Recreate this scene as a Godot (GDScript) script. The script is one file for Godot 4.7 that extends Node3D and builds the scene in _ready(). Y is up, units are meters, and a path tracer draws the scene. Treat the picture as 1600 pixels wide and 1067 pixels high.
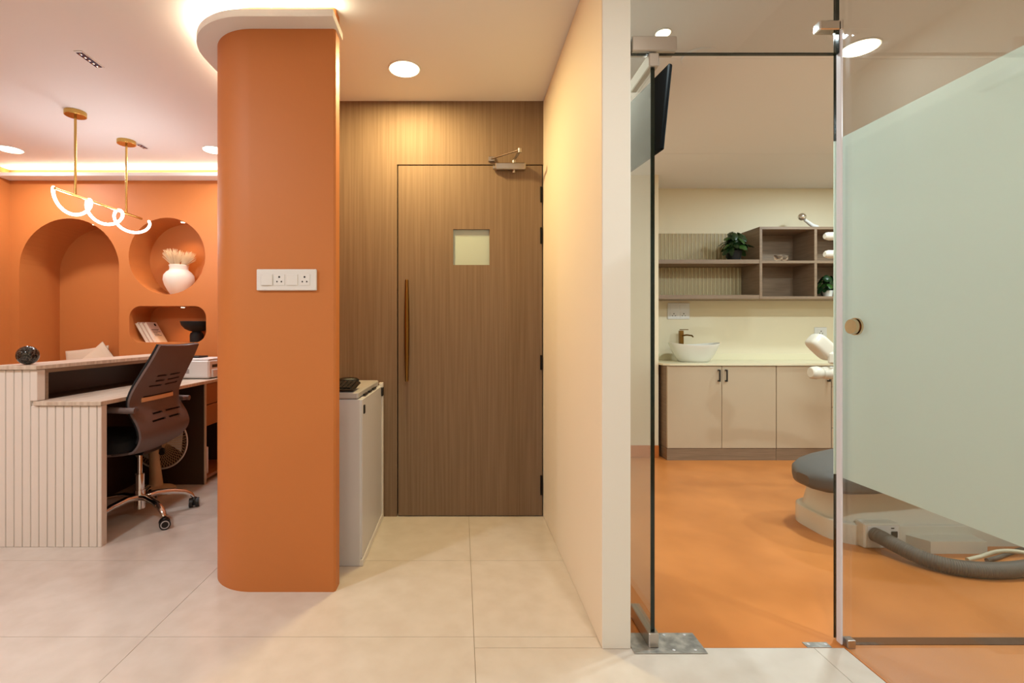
extends Node3D
# Clinic reception, corridor and treatment room. Units are metres, y is up, the camera looks along -z.

const CEIL := 2.507
var M := {}
var rng := RandomNumberGenerator.new()

# ------------------------------------------------------------------ mesh helpers
func begin() -> SurfaceTool:
	var st := SurfaceTool.new()
	st.begin(Mesh.PRIMITIVE_TRIANGLES)
	return st

func tri(st: SurfaceTool, p: Array, n: Array, uv: Array) -> void:
	# front faces run clockwise: order by the wanted normal
	var face: Vector3 = (p[2] - p[0]).cross(p[1] - p[0])
	var want: Vector3 = n[0] + n[1] + n[2]
	var order := [0, 1, 2] if face.dot(want) >= 0.0 else [0, 2, 1]
	for i in order:
		st.set_normal(n[i]); st.set_uv(uv[i]); st.add_vertex(p[i])

func planar(p: Vector3, n: Vector3) -> Vector2:
	var a := n.abs()
	if a.y >= a.x and a.y >= a.z: return Vector2(p.x, p.z)
	if a.x >= a.z: return Vector2(p.z, -p.y)
	return Vector2(p.x, -p.y)

func quad(st: SurfaceTool, a: Vector3, b: Vector3, c: Vector3, d: Vector3, n: Vector3) -> void:
	var uv := [planar(a, n), planar(b, n), planar(c, n), planar(d, n)]
	tri(st, [a, b, c], [n, n, n], [uv[0], uv[1], uv[2]])
	tri(st, [a, c, d], [n, n, n], [uv[0], uv[2], uv[3]])

func bx(st: SurfaceTool, lo: Vector3, hi: Vector3, r := 0.0, t := Transform3D()) -> void:
	# a box, its edges chamfered by r
	var c := (lo + hi) / 2.0
	var h := ((hi - lo) / 2.0).abs()
	r = minf(r, minf(h.x, minf(h.y, h.z)) * 0.9)
	var ax := [Vector3.RIGHT, Vector3.UP, Vector3.BACK]
	for k in 3:
		var u: Vector3 = ax[(k + 1) % 3]
		var v: Vector3 = ax[(k + 2) % 3]
		var w: Vector3 = ax[k]
		var hu: float = h[(k + 1) % 3]
		var hv: float = h[(k + 2) % 3]
		var hw: float = h[k]
		for s in [-1.0, 1.0]:
			var o: Vector3 = c + w * hw * s
			var iu := u * (hu - r)
			var iv := v * (hv - r)
			quad(st, t * (o - iu - iv), t * (o + iu - iv), t * (o + iu + iv), t * (o - iu + iv), (t.basis * (w * s)).normalized())
			if r > 0.0:
				for s2 in [-1.0, 1.0]:   # the chamfer between w face and u face
					var e1: Vector3 = c + w * hw * s + u * (hu - r) * s2
					var e2: Vector3 = c + w * (hw - r) * s + u * hu * s2
					quad(st, t * (e1 - iv), t * (e2 - iv), t * (e2 + iv), t * (e1 + iv), (t.basis * (w * s + u * s2)).normalized())
	if r > 0.0:
		for sx in [-1.0, 1.0]:
			for sy in [-1.0, 1.0]:
				for sz in [-1.0, 1.0]:
					var n := Vector3(sx, sy, sz).normalized()
					var a: Vector3 = t * (c + Vector3(sx * h.x, sy * (h.y - r), sz * (h.z - r)))
					var b: Vector3 = t * (c + Vector3(sx * (h.x - r), sy * h.y, sz * (h.z - r)))
					var d: Vector3 = t * (c + Vector3(sx * (h.x - r), sy * (h.y - r), sz * h.z))
					var nn := (t.basis * n).normalized()
					tri(st, [a, b, d], [nn, nn, nn], [Vector2.ZERO, Vector2.ZERO, Vector2.ZERO])

func grid(st: SurfaceTool, rows: Array, mids: Array, closed := true, caps := true) -> void:
	# a smooth skin over rows of points; mids holds one inner point for each row
	var nr := rows.size()
	var nc: int = rows[0].size()
	var nor := []
	for i in nr:
		var line := []
		for j in nc:
			var jp := (j + 1) % nc if closed else mini(j + 1, nc - 1)
			var jm := (j - 1 + nc) % nc if closed else maxi(j - 1, 0)
			var du: Vector3 = rows[i][jp] - rows[i][jm]
			var dv: Vector3 = rows[mini(i + 1, nr - 1)][j] - rows[maxi(i - 1, 0)][j]
			var n := du.cross(dv)
			var off: Vector3 = rows[i][j] - mids[i]
			n = n.normalized() if n.length() > 1e-12 else off.normalized()
			if n.dot(off) < 0.0: n = -n
			line.append(n)
		nor.append(line)
	for i in nr - 1:
		for j in (nc if closed else nc - 1):
			var k := (j + 1) % nc
			var uv := [Vector2(float(j) / nc, float(i) / nr), Vector2(float(j + 1) / nc, float(i) / nr), Vector2(float(j + 1) / nc, float(i + 1) / nr), Vector2(float(j) / nc, float(i + 1) / nr)]
			tri(st, [rows[i][j], rows[i][k], rows[i + 1][k]], [nor[i][j], nor[i][k], nor[i + 1][k]], [uv[0], uv[1], uv[2]])
			tri(st, [rows[i][j], rows[i + 1][k], rows[i + 1][j]], [nor[i][j], nor[i + 1][k], nor[i + 1][j]], [uv[0], uv[2], uv[3]])
	if caps and closed:
		for e in [0, nr - 1]:
			var mid := Vector3.ZERO
			for p in rows[e]: mid += p
			mid /= nc
			var inner: Vector3 = mids[1] if e == 0 else mids[nr - 2]
			var n: Vector3 = (mid - inner).normalized() if (mid - inner).length() > 1e-6 else Vector3.UP
			for j in nc:
				tri(st, [mid, rows[e][j], rows[e][(j + 1) % nc]], [n, n, n], [Vector2.ZERO, Vector2.ZERO, Vector2.ZERO])

func tube(st: SurfaceTool, path: Array, radius: Variant, sides := 12, flat := 1.0) -> void:
	var rows := []
	var up := Vector3.UP
	var last := Vector3.ZERO
	for i in path.size():
		var d: Vector3 = (path[mini(i + 1, path.size() - 1)] - path[maxi(i - 1, 0)]).normalized()
		if i == 0:
			up = Vector3.UP if absf(d.y) < 0.9 else Vector3.RIGHT
			last = d
		up = (up - d * up.dot(d)).normalized()
		var side := d.cross(up).normalized()
		var r: float = radius[i] if radius is Array else radius
		var ring := []
		for j in sides:
			var a := TAU * j / sides
			ring.append(path[i] + side * cos(a) * r + up * sin(a) * r * flat)
		rows.append(ring)
	grid(st, rows, path)

func lathe(st: SurfaceTool, prof: Array, at: Vector3, sides := 32, sx := 1.0, sz := 1.0) -> void:
	# prof: Vector2(radius, height) from bottom to top; creases between two equal points stay sharp enough at these sizes
	var rows := []
	var mids := []
	for p in prof:
		var ring := []
		for j in sides:
			var a := TAU * j / sides
			ring.append(at + Vector3(cos(a) * p.x * sx, p.y, sin(a) * p.x * sz))
		rows.append(ring)
		mids.append(at + Vector3(0, p.y, 0))
	grid(st, rows, mids, true, true)

func cyl(st: SurfaceTool, a: Vector3, b: Vector3, r: float, sides := 20, r2 := -1.0) -> void:
	# a capped cylinder with crisp rims
	var d := (b - a).normalized()
	var u := d.cross(Vector3.UP if absf(d.y) < 0.9 else Vector3.RIGHT).normalized()
	var v := d.cross(u)
	if r2 < 0.0: r2 = r
	for j in sides:
		var a0 := TAU * j / sides
		var a1 := TAU * (j + 1) / sides
		var n0 := u * cos(a0) + v * sin(a0)
		var n1 := u * cos(a1) + v * sin(a1)
		var uv := [Vector2(a0, 0), Vector2(a1, 0), Vector2(a1, 1), Vector2(a0, 1)]
		tri(st, [a + n0 * r, a + n1 * r, b + n1 * r2], [n0, n1, n1], [uv[0], uv[1], uv[2]])
		tri(st, [a + n0 * r, b + n1 * r2, b + n0 * r2], [n0, n1, n0], [uv[0], uv[2], uv[3]])
		tri(st, [a, a + n0 * r, a + n1 * r], [-d, -d, -d], [Vector2.ZERO, uv[0], uv[1]])
		tri(st, [b, b + n0 * r2, b + n1 * r2], [d, d, d], [Vector2.ZERO, uv[0], uv[1]])

func prism(st: SurfaceTool, poly: PackedVector2Array, lo: float, hi: float, axis := "y") -> void:
	# an outline (x, z) raised from lo to hi along y, or an outline (x, y) along z; gentle corners are smoothed
	var put := func(p: Vector2, h: float) -> Vector3: return Vector3(p.x, h, p.y) if axis == "y" else Vector3(p.x, p.y, h)
	var up := Vector3.UP if axis == "y" else Vector3.BACK
	var n := poly.size()
	var cc := 1.0 if not Geometry2D.is_polygon_clockwise(poly) else -1.0
	var en := []
	for i in n:
		var e := (poly[(i + 1) % n] - poly[i]).normalized()
		en.append(Vector2(e.y, -e.x) * cc)
	var run := 0.0
	for i in n:
		var a := poly[i]
		var b := poly[(i + 1) % n]
		var na: Vector2 = en[i]
		var nb: Vector2 = en[i]
		if en[i].dot(en[(i - 1 + n) % n]) > 0.85: na = (en[i] + en[(i - 1 + n) % n]).normalized()
		if en[i].dot(en[(i + 1) % n]) > 0.85: nb = (en[i] + en[(i + 1) % n]).normalized()
		var NA: Vector3 = put.call(na, 0.0)
		var NB: Vector3 = put.call(nb, 0.0)
		var l := a.distance_to(b)
		var p := [put.call(a, lo), put.call(b, lo), put.call(b, hi), put.call(a, hi)]
		var uv := [Vector2(run, -lo), Vector2(run + l, -lo), Vector2(run + l, -hi), Vector2(run, -hi)]
		tri(st, [p[0], p[1], p[2]], [NA, NB, NB], [uv[0], uv[1], uv[2]])
		tri(st, [p[0], p[2], p[3]], [NA, NB, NA], [uv[0], uv[2], uv[3]])
		run += l
	var ids := Geometry2D.triangulate_polygon(poly)
	for k in range(0, ids.size(), 3):
		var q := [poly[ids[k]], poly[ids[k + 1]], poly[ids[k + 2]]]
		tri(st, [put.call(q[0], hi), put.call(q[1], hi), put.call(q[2], hi)], [up, up, up], q)
		tri(st, [put.call(q[0], lo), put.call(q[1], lo), put.call(q[2], lo)], [-up, -up, -up], q)

func rounded(x0: float, y0: float, x1: float, y1: float, r: float, seg := 8) -> PackedVector2Array:
	var out := PackedVector2Array()
	var c := [[x1 - r, y1 - r, 0.0], [x0 + r, y1 - r, 90.0], [x0 + r, y0 + r, 180.0], [x1 - r, y0 + r, 270.0]]
	for k in c:
		for i in seg + 1:
			var a := deg_to_rad(k[2] + 90.0 * i / seg)
			out.append(Vector2(k[0] + r * cos(a), k[1] + r * sin(a)))
	return out

func soft_box(st: SurfaceTool, at: Vector3, half: Vector3, power := 4.0, t := Basis(), seg := 24) -> void:
	# a rounded cushion-like solid
	var rows := []
	var mids := []
	for i in seg + 1:
		var f := -PI / 2 + PI * i / seg
		var ring := []
		for j in seg * 2:
			var a := TAU * j / (seg * 2)
			var e := 2.0 / power
			var v := Vector3(pw(cos(f), e) * pw(cos(a), e), pw(sin(f), e), pw(cos(f), e) * pw(sin(a), e)) * half
			ring.append(at + t * v)
		rows.append(ring)
		mids.append(at + t * Vector3(0, pw(sin(f), 2.0 / power) * half.y * 0.9, 0))
	grid(st, rows, mids, true, false)

func pw(x: float, e: float) -> float:
	return signf(x) * pow(absf(x), e)

# ------------------------------------------------------------------ object helpers
var taken := {}
func numbered(called: String) -> String:
	var n: int = taken.get(called, 0)
	taken[called] = n + 1
	return called if n == 0 else "%s_%03d" % [called, n]

func tag(o: Node, label: String, category: String, group := "", kind := "") -> Node:
	o.set_meta("label", label)
	o.set_meta("category", category)
	if group: o.set_meta("group", group)
	if kind: o.set_meta("kind", kind)
	return o

func build(st: SurfaceTool, called: String, m: Material, parent: Node = null) -> MeshInstance3D:
	var o := MeshInstance3D.new()
	o.mesh = st.commit()
	o.material_override = m
	if parent == null:
		o.name = numbered(called)
		add_child(o)
	else:
		o.name = called
		parent.add_child(o, true)
	return o

func thing(called: String, label: String, category: String, at := Vector3.ZERO, group := "", kind := "") -> Node3D:
	var o := Node3D.new()
	o.name = numbered(called)
	o.position = at
	add_child(o)
	tag(o, label, category, group, kind)
	return o

func part_node(called: String, parent: Node, at: Vector3) -> Node3D:
	var o := Node3D.new()
	o.name = called
	parent.add_child(o, true)
	o.position = at
	return o

func box(called: String, lo: Vector3, hi: Vector3, m: Material, parent: Node = null, r := 0.0) -> MeshInstance3D:
	var st := begin()
	bx(st, lo, hi, r)
	return build(st, called, m, parent)

func setting(called: String, lo: Vector3, hi: Vector3, m: Material, label: String, category: String, r := 0.0) -> MeshInstance3D:
	var o := box(called, lo, hi, m, null, r)
	tag(o, label, category, "", "structure")
	return o

func area_light(parent: Node, at: Vector3, size: Vector2, energy: float, col: Color, turn: Vector3) -> void:
	var l := AreaLight3D.new()
	l.name = "light"
	parent.add_child(l, true)
	l.position = at
	l.rotation_degrees = turn
	l.area_size = size
	l.area_range = 12.0
	l.area_attenuation = 2.0
	l.light_energy = energy
	l.light_color = col
	l.shadow_enabled = true

# ------------------------------------------------------------------ materials
func mat(called: String, c: Color, rough := 0.6, metal := 0.0) -> StandardMaterial3D:
	var m := StandardMaterial3D.new()
	m.resource_name = called
	m.albedo_color = c
	m.roughness = rough
	m.metallic = metal
	M[called] = m
	return m

func glow(called: String, c: Color, e: float) -> StandardMaterial3D:
	var m := mat(called, Color(0.9, 0.9, 0.88), 0.5)
	m.emission_enabled = true
	m.emission = c
	m.emission_energy_multiplier = e
	return m

func noise_tex(w: int, h: int, fx: float, fy: float, c0: Color, c1: Color, seed_: int, oct := 4, sharp := 1.0, wrap := true) -> ImageTexture:
	var n := FastNoiseLite.new()
	n.seed = seed_
	n.noise_type = FastNoiseLite.TYPE_SIMPLEX_SMOOTH
	n.frequency = 1.0
	n.fractal_octaves = oct
	var im := Image.create(w, h, true, Image.FORMAT_RGB8)
	for y in h:
		for x in w:
			var u := float(x) / w
			var v := float(y) / h
			var k := n.get_noise_2d(u * fx, v * fy)
			if wrap:   # blend into the next tile so that the repeat shows no seam
				var bu := smoothstep(0.8, 1.0, u)
				var bv := smoothstep(0.8, 1.0, v)
				var k2 := n.get_noise_2d((u - 1.0) * fx, v * fy) if bu > 0.0 else k
				k = lerpf(k, k2, bu)
				if bv > 0.0:
					var k3 := n.get_noise_2d(u * fx, (v - 1.0) * fy)
					var k4 := n.get_noise_2d((u - 1.0) * fx, (v - 1.0) * fy) if bu > 0.0 else k3
					k = lerpf(k, lerpf(k3, k4, bu), bv)
			k = clampf(0.5 + k * sharp, 0.0, 1.0)
			im.set_pixel(x, y, c0.lerp(c1, k))
	im.generate_mipmaps()
	return ImageTexture.create_from_image(im)

func make_materials() -> void:
	var m := mat("orange_paint", Color(0.765, 0.457, 0.22), 0.55)
	m = mat("cream_paint", Color(0.90, 0.85, 0.74), 0.6)
	m = mat("pale_cream_paint", Color(0.95, 0.905, 0.825), 0.6)
	m = mat("pale_wall_end", Color(0.93, 0.92, 0.90), 0.55)
	m = mat("white_paint", Color(0.91, 0.905, 0.905), 0.7)
	m = mat("tile", Color(1, 1, 1), 0.16)
	m.albedo_texture = noise_tex(256, 256, 9, 9, Color(0.80, 0.76, 0.715), Color(0.83, 0.795, 0.755), 3, 5, 0.9)
	m.uv1_scale = Vector3(0.8, 0.8, 1)
	mat("grout", Color(0.62, 0.57, 0.50), 0.8)
	m = mat("orange_vinyl", Color(1, 1, 1), 0.34)
	m.albedo_texture = noise_tex(256, 256, 5, 5, Color(0.74, 0.45, 0.22), Color(0.83, 0.52, 0.27), 8, 4, 0.8)
	m.uv1_scale = Vector3(0.35, 0.35, 1)
	mat("orange_skirting", Color(0.76, 0.43, 0.19), 0.4)
	m = mat("wood_laminate", Color(1, 1, 1), 0.6)
	m.albedo_texture = noise_tex(1024, 512, 190, 3.0, Color(0.45, 0.37, 0.30), Color(0.54, 0.455, 0.38), 5, 3, 0.55, false)
	m.uv1_scale = Vector3(0.36, 0.36, 1)
	m.uv1_offset = Vector3(0.5, 0.95, 0)
	m.metallic_specular = 0.3
	m = mat("shelf_laminate", Color(1, 1, 1), 0.45)
	m.albedo_texture = noise_tex(256, 256, 3, 60, Color(0.48, 0.395, 0.315), Color(0.57, 0.475, 0.39), 15, 3, 0.7)
	mat("brown_strip", Color(0.36, 0.235, 0.14), 0.9)
	mat("dark_laminate", Color(0.25, 0.18, 0.135), 0.45)
	mat("slat_laminate", Color(0.875, 0.83, 0.785), 0.5)
	m = mat("pale_oak", Color(1, 1, 1), 0.35)
	m.albedo_texture = noise_tex(256, 256, 30, 3, Color(0.73, 0.65, 0.57), Color(0.85, 0.79, 0.72), 21, 3, 0.8)
	mat("drawer_wood", Color(0.58, 0.36, 0.17), 0.45)
	mat("cabinet_front", Color(0.74, 0.665, 0.565), 0.5)
	mat("cream_stone", Color(0.90, 0.86, 0.74), 0.25)
	mat("white_plastic", Color(0.88, 0.87, 0.86), 0.35)
	mat("grey_plastic", Color(0.70, 0.69, 0.69), 0.4)
	mat("white_steel", Color(0.80, 0.80, 0.82), 0.4)
	mat("ivory_plastic", Color(0.80, 0.70, 0.56), 0.4)
	mat("black_plastic", Color(0.025, 0.025, 0.028), 0.4)
	mat("blue_reflection", Color(0.10, 0.14, 0.33), 0.12)  # a blue reflection put into the colour of the lamp cells
	m = mat("tv_casing", Color(0.004, 0.004, 0.005), 0.6)
	m.metallic_specular = 0.2
	mat("keycap", Color(0.075, 0.072, 0.075), 0.45)
	mat("black_matte", Color(0.028, 0.028, 0.034), 0.7)
	mat("rubber", Color(0.05, 0.05, 0.05), 0.6)
	mat("chair_shell", Color(0.41, 0.345, 0.33), 0.5)
	mat("chair_fabric", Color(0.045, 0.045, 0.055), 0.85)
	mat("slot_light_tan", Color(0.90, 0.72, 0.55), 0.5)  # colour of the lit view through the chair back slot
	mat("chrome", Color(0.86, 0.85, 0.84), 0.08, 1.0)
	mat("champagne", Color(0.84, 0.72, 0.58), 0.12, 1.0)
	mat("steel", Color(0.72, 0.69, 0.66), 0.28, 1.0)
	mat("brass", Color(0.78, 0.65, 0.37), 0.25, 1.0)
	mat("bronze", Color(0.52, 0.39, 0.20), 0.32, 1.0)
	mat("dark_hinge", Color(0.07, 0.06, 0.05), 0.45, 0.6)
	mat("ceramic", Color(0.90, 0.89, 0.86), 0.08)
	mat("matte_ceramic", Color(0.89, 0.85, 0.79), 0.75)
	m = mat("linen", Color(0.86, 0.78, 0.68), 0.9)
	m.rim_enabled = true
	m.rim = 0.2
	mat("plume", Color(0.93, 0.84, 0.70), 0.9)
	mat("paper", Color(0.88, 0.83, 0.75), 0.8)
	mat("book_cover", Color(0.90, 0.80, 0.72), 0.5)
	mat("ink", Color(0.32, 0.25, 0.24), 0.7)
	mat("upholstery", Color(0.37, 0.355, 0.34), 0.45)
	mat("enamel", Color(0.87, 0.84, 0.78), 0.2)
	mat("hose", Color(0.42, 0.37, 0.32), 0.55)
	mat("cream_hose", Color(0.80, 0.74, 0.62), 0.4)
	mat("socket_hole", Color(0.06, 0.05, 0.05), 0.7)
	mat("flute", Color(0.66, 0.58, 0.43), 0.4)
	mat("pale_rib", Color(0.97, 0.92, 0.76), 0.3)
	mat("leaf", Color(0.09, 0.20, 0.085), 0.35)
	mat("leaf_light", Color(0.17, 0.30, 0.11), 0.35)
	m = mat("plate_steel", Color(1, 1, 1), 0.42, 0.7)
	m.albedo_texture = noise_tex(128, 128, 6, 6, Color(0.55, 0.55, 0.54), Color(0.76, 0.75, 0.73), 33, 4, 1.0)
	m.uv1_scale = Vector3(3, 3, 1)
	m = mat("black_stone", Color(1, 1, 1), 0.05)
	m.albedo_texture = noise_tex(256, 128, 22, 11, Color(0.01, 0.011, 0.014), Color(0.34, 0.30, 0.26), 41, 5, 1.1)
	m = mat("clear_glass", Color(0.10, 0.16, 0.09, 0.14), 0.02)
	m.transparency = BaseMaterial3D.TRANSPARENCY_ALPHA
	m = mat("glass_edge", Color(0.045, 0.10, 0.07), 0.1)
	m = mat("frosted_film", Color(0.86, 0.95, 0.87), 0.5)
	m.backlight_enabled = true
	m.backlight = Color(1, 1, 1)
	mat("frosted_pane", Color(0.68, 0.73, 0.70), 0.3)
	m = mat("seal", Color(0.87, 0.86, 0.90), 0.25)
	m = mat("crystal", Color(1, 1, 1, 0.0), 0.02)
	m.transparency = BaseMaterial3D.TRANSPARENCY_ALPHA
	m.refraction_enabled = true
	m.refraction_scale = 0.05
	mat("screen", Color(0.02, 0.02, 0.022), 0.12)
	glow("lamp_white", Color(1.0, 0.95, 0.86), 6.0)
	glow("lamp_warm", Color(1.0, 0.92, 0.76), 6.0)
	glow("led_tube", Color(1.0, 0.96, 0.90), 5.0)
	glow("led_strip", Color(1.0, 0.90, 0.74), 3.0)

# ------------------------------------------------------------------ lamps
const WARM := Color(1.0, 0.89, 0.63)
const SOFT := Color(0.97, 0.985, 1.0)
const STRIP := Color(1.0, 0.93, 0.79)
const FRONT := Color(1.0, 0.965, 0.90)
const CLINIC := Color(0.90, 0.985, 1.0)

func downlight(x: float, z: float, energy: float, col: Color, glass: String, label: String, k := 1.0) -> void:
	var t := thing("downlight", label, "ceiling lamp", Vector3(x, CEIL, z), "round ceiling downlights")
	var st := begin()
	lathe(st, [Vector2(0.078 * k, -0.004), Vector2(0.084 * k, -0.006), Vector2(0.086 * k, -0.003), Vector2(0.086 * k, 0.0)], Vector3.ZERO, 40)
	build(st, "rim", M.white_plastic, t)
	st = begin()
	cyl(st, Vector3(0, -0.004, 0), Vector3(0, -0.0075, 0), 0.076 * k, 40)
	build(st, "diffuser", M[glass], t)
	area_light(t, Vector3(0, -0.012, 0), Vector2(0.13 * k, 0.13 * k), energy, col, Vector3(-90, 0, 0))

func niche_spot(at: Vector3, energy: float, label: String) -> void:
	var t := thing("niche_spotlight", label, "spotlight", at, "niche spotlights")
	var st := begin()
	cyl(st, Vector3.ZERO, Vector3(0, -0.006, 0), 0.022, 20)
	build(st, "rim", M.white_plastic, t)
	st = begin()
	cyl(st, Vector3(0, -0.006, 0), Vector3(0, -0.009, 0), 0.015, 20)
	build(st, "lens", M.lamp_warm, t)
	var l := SpotLight3D.new()
	l.name = "light"
	t.add_child(l)
	l.position = Vector3(0, -0.014, 0)
	l.rotation_degrees = Vector3(-90, 0, 0)
	l.spot_angle = 55.0
	l.spot_angle_attenuation = 0.8
	l.spot_range = 8.0
	l.spot_attenuation = 2.0
	l.light_size = 0.015
	l.light_energy = energy
	l.light_color = Color(1.0, 0.82, 0.58)
	l.shadow_enabled = true

# ------------------------------------------------------------------ main
func _ready() -> void:
	rng.seed = 7
	# camera: 770 px focal length on a 1600 x 1067 frame, lens shifted
	var cam := Camera3D.new()
	cam.name = "camera"
	add_child(cam)
	cam.position = Vector3(0, 1.12, 0)
	cam.projection = Camera3D.PROJECTION_FRUSTUM
	cam.near = 0.05
	cam.far = 60.0
	cam.size = 0.05 * 1067.0 / 770.0
	cam.frustum_offset = Vector2(0.05 * 80.0 / 770.0, -0.05 * 16.5 / 770.0)
	cam.current = true
	var we := WorldEnvironment.new()
	we.name = "world_environment"
	var env := Environment.new()
	env.background_mode = Environment.BG_COLOR
	env.background_color = Color(0, 0, 0)
	env.tonemap_mode = Environment.TONE_MAPPER_LINEAR
	env.tonemap_exposure = 1.0
	env.sdfgi_enabled = true
	env.ssao_enabled = true
	env.ssil_enabled = true
	we.environment = env
	add_child(we)

	make_materials()
	make_lamps()
	make_shell()
	make_pillar()
	make_wood_wall()
	make_glass_front()
	make_desk()
	make_office_chair()
	make_desk_items()
	make_niche_items()
	make_pendant()
	make_nook()
	make_clinic_storage()
	make_clinic_items()
	make_dental_unit()

func make_lamps() -> void:
	downlight(-0.298, -2.605, 2.25, WARM, "lamp_warm", "round downlight in the corridor ceiling before the wood door")
	downlight(-1.887, -3.77, 1.35, SOFT, "lamp_white", "round downlight in the reception ceiling above the printer")
	downlight(-3.44, -3.76, 1.35, SOFT, "lamp_white", "round downlight in the reception ceiling before the arched niche")
	downlight(-1.85, -0.9, 2.7, SOFT, "lamp_white", "round downlight in the waiting area ceiling opposite the reception desk")
	downlight(-3.4, -0.9, 2.4, SOFT, "lamp_white", "round downlight in the waiting area ceiling close to the orange side wall")
	downlight(0.7, -0.5, 1.6, FRONT, "lamp_white", "round downlight in the waiting area ceiling beside the glass side screen")
	downlight(-0.6, 1.0, 1.1, FRONT, "lamp_white", "round downlight in the waiting area ceiling close to the cream front wall")
	downlight(1.953, -2.41, 3.0, CLINIC, "lamp_warm", "round downlight in the clinic ceiling above the foot of the dental chair")
	downlight(0.94, -2.29, 0.5, CLINIC, "lamp_warm", "small round spotlight in the clinic ceiling above the steel door patch", 0.42)
	downlight(3.4, -2.41, 2.4, CLINIC, "lamp_warm", "unseen round downlight in the clinic ceiling above the head of the dental chair")  # unseen lamp, put behind the frosted band to light the clinic
	downlight(3.4, -3.8, 1.9, CLINIC, "lamp_warm", "unseen round downlight in the clinic ceiling before the cube shelf")  # another unseen lamp hidden by the frosted band
	downlight(2.6, -0.4, 4.4, CLINIC, "lamp_warm", "unseen round downlight in the ceiling of the orange-floored side room")  # unseen lamp, kept strong to brighten the clinic ceiling and frosted film

# ------------------------------------------------------------------ the shell of the rooms
func make_shell() -> void:
	# tiled floor
	var f := thing("floor", "polished cream floor tiles in large rectangles with thin joints", "floor", Vector3.ZERO, "", "structure")
	box("slab", Vector3(-4.0, -0.12, -4.9), Vector3(1.357, -0.0035, 1.95), M.grout, f)
	var xs := [-3.95, -3.552, -2.352, -1.152, 0.048, 1.248, 1.355]
	var z := 1.79
	while z > -4.3:
		var z1 := z - 0.599
		for i in xs.size() - 1:
			var x0: float = xs[i]
			var x1: float = xs[i + 1]
			var parts := [[x0, x1, z1, z]]
			if x1 > 0.6:    # cut back at the glass front
				if z1 < -1.742:
					parts = []
					if z > -1.742: parts.append([x0, x1, -1.742, z])
					if x0 < 0.55 and z1 < -1.742: parts.append([x0, 0.55, z1, minf(z, -1.742)])
			for p in parts:
				box("tile", Vector3(p[0] + 0.001, -0.012, p[2] + 0.001), Vector3(p[1] - 0.001, 0.0, p[3] - 0.001), M.tile, f)
		z = z1
	# orange sheet floor of the clinic
	var fc := thing("floor_clinic", "smooth orange sheet floor of the treatment room behind the glass", "floor", Vector3.ZERO, "", "structure")
	box("sheet", Vector3(0.55, -0.12, -4.9), Vector3(1.357, 0.0005, -1.742), M.orange_vinyl, fc)
	box("sheet", Vector3(1.357, -0.12, -4.9), Vector3(4.4, 0.0005, 1.95), M.orange_vinyl, fc)
	setting("trim_threshold", Vector3(1.372, 0.0, -1.797), Vector3(4.3, 0.003, -1.756), M.brown_strip, "dark brown joint strip across the orange floor behind the side glass", "floor strip")
	# ceiling
	var c := thing("ceiling", "smooth white painted ceiling over reception, corridor and clinic", "ceiling", Vector3.ZERO, "", "structure")
	box("panel", Vector3(-4.0, CEIL, -4.95), Vector3(0.55, CEIL + 0.12, 1.95), M.white_paint, c)
	var zs := [-4.95, -3.856, -2.512, -1.1, 0.3, 1.95]
	for i in zs.size() - 1:
		box("panel", Vector3(0.55, CEIL, zs[i] + 0.0012), Vector3(4.4, CEIL + 0.12, zs[i + 1] - 0.0012), M.white_paint, c)
	# walls
	setting("wall_left", Vector3(-4.0, 0, -4.9), Vector3(-3.89, CEIL, 1.95), M.orange_paint, "orange painted side wall of the reception room", "wall")
	setting("wall_front", Vector3(-4.0, 0, 1.85), Vector3(4.4, CEIL, 1.95), M.cream_paint, "cream wall behind the camera facing the wood door", "wall")
	setting("wall_right", Vector3(4.3, 0, -4.9), Vector3(4.4, CEIL, 1.95), M.cream_paint, "cream side wall beyond the treatment chair", "wall")
	setting("wall_partition", Vector3(0.498, 0, -4.4), Vector3(0.6, CEIL, -1.740), M.pale_cream_paint, "cream painted partition wall between corridor and glass front", "wall", 0.004)
	setting("trim_wall_end", Vector3(0.4985, 0, -1.740), Vector3(0.5985, CEIL, -1.735), M.pale_wall_end, "pale off-white end face of the partition wall beside the glass", "wall end", 0.002)  # thin slab, paler than the partition it caps
	setting("wall_clinic_left", Vector3(0.6, 0, -4.95), Vector3(1.757, CEIL, -4.38), M.cream_paint, "cream wall projecting beside the washbasin cabinet", "wall")
	setting("wall_clinic_back", Vector3(1.757, 0, -4.95), Vector3(4.4, CEIL, -4.80), M.cream_paint, "cream rear wall of the clinic behind the shelves", "wall")
	setting("baseboard_clinic", Vector3(0.6, 0, -4.38), Vector3(1.757, 0.105, -4.366), M.orange_skirting, "orange skirting at the foot of the cream clinic wall", "skirting", 0.003)
	setting("wall_reception_right", Vector3(-1.12, 0, -4.9), Vector3(-1.0, CEIL, -3.05), M.orange_paint, "orange wall closing the reception room behind the pillar", "wall")
	# reception rear wall with its niches
	var w := CSGBox3D.new()
	w.name = "wall_back"
	w.size = Vector3(2.9, CEIL, 0.6)
	w.position = Vector3(-2.5, CEIL / 2, -4.55)
	w.material = M.orange_paint
	tag(w, "orange reception wall with arched, round and rounded rectangular niches", "wall", "", "structure")
	add_child(w)
	var arch := PackedVector2Array()
	arch.append(Vector2(-2.947, 0.0))
	for i in 33:
		var a := PI * i / 32.0
		arch.append(Vector2(-3.3775 + 0.4305 * cos(a), 1.66 + 0.4305 * sin(a)))
	arch.append(Vector2(-3.808, 0.0))
	cut(w, arch, 0.43)
	var ring := PackedVector2Array()
	for i in 64:
		ring.append(Vector2(-2.534 + 0.331 * cos(TAU * i / 64), 1.766 + 0.331 * sin(TAU * i / 64)))
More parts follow.
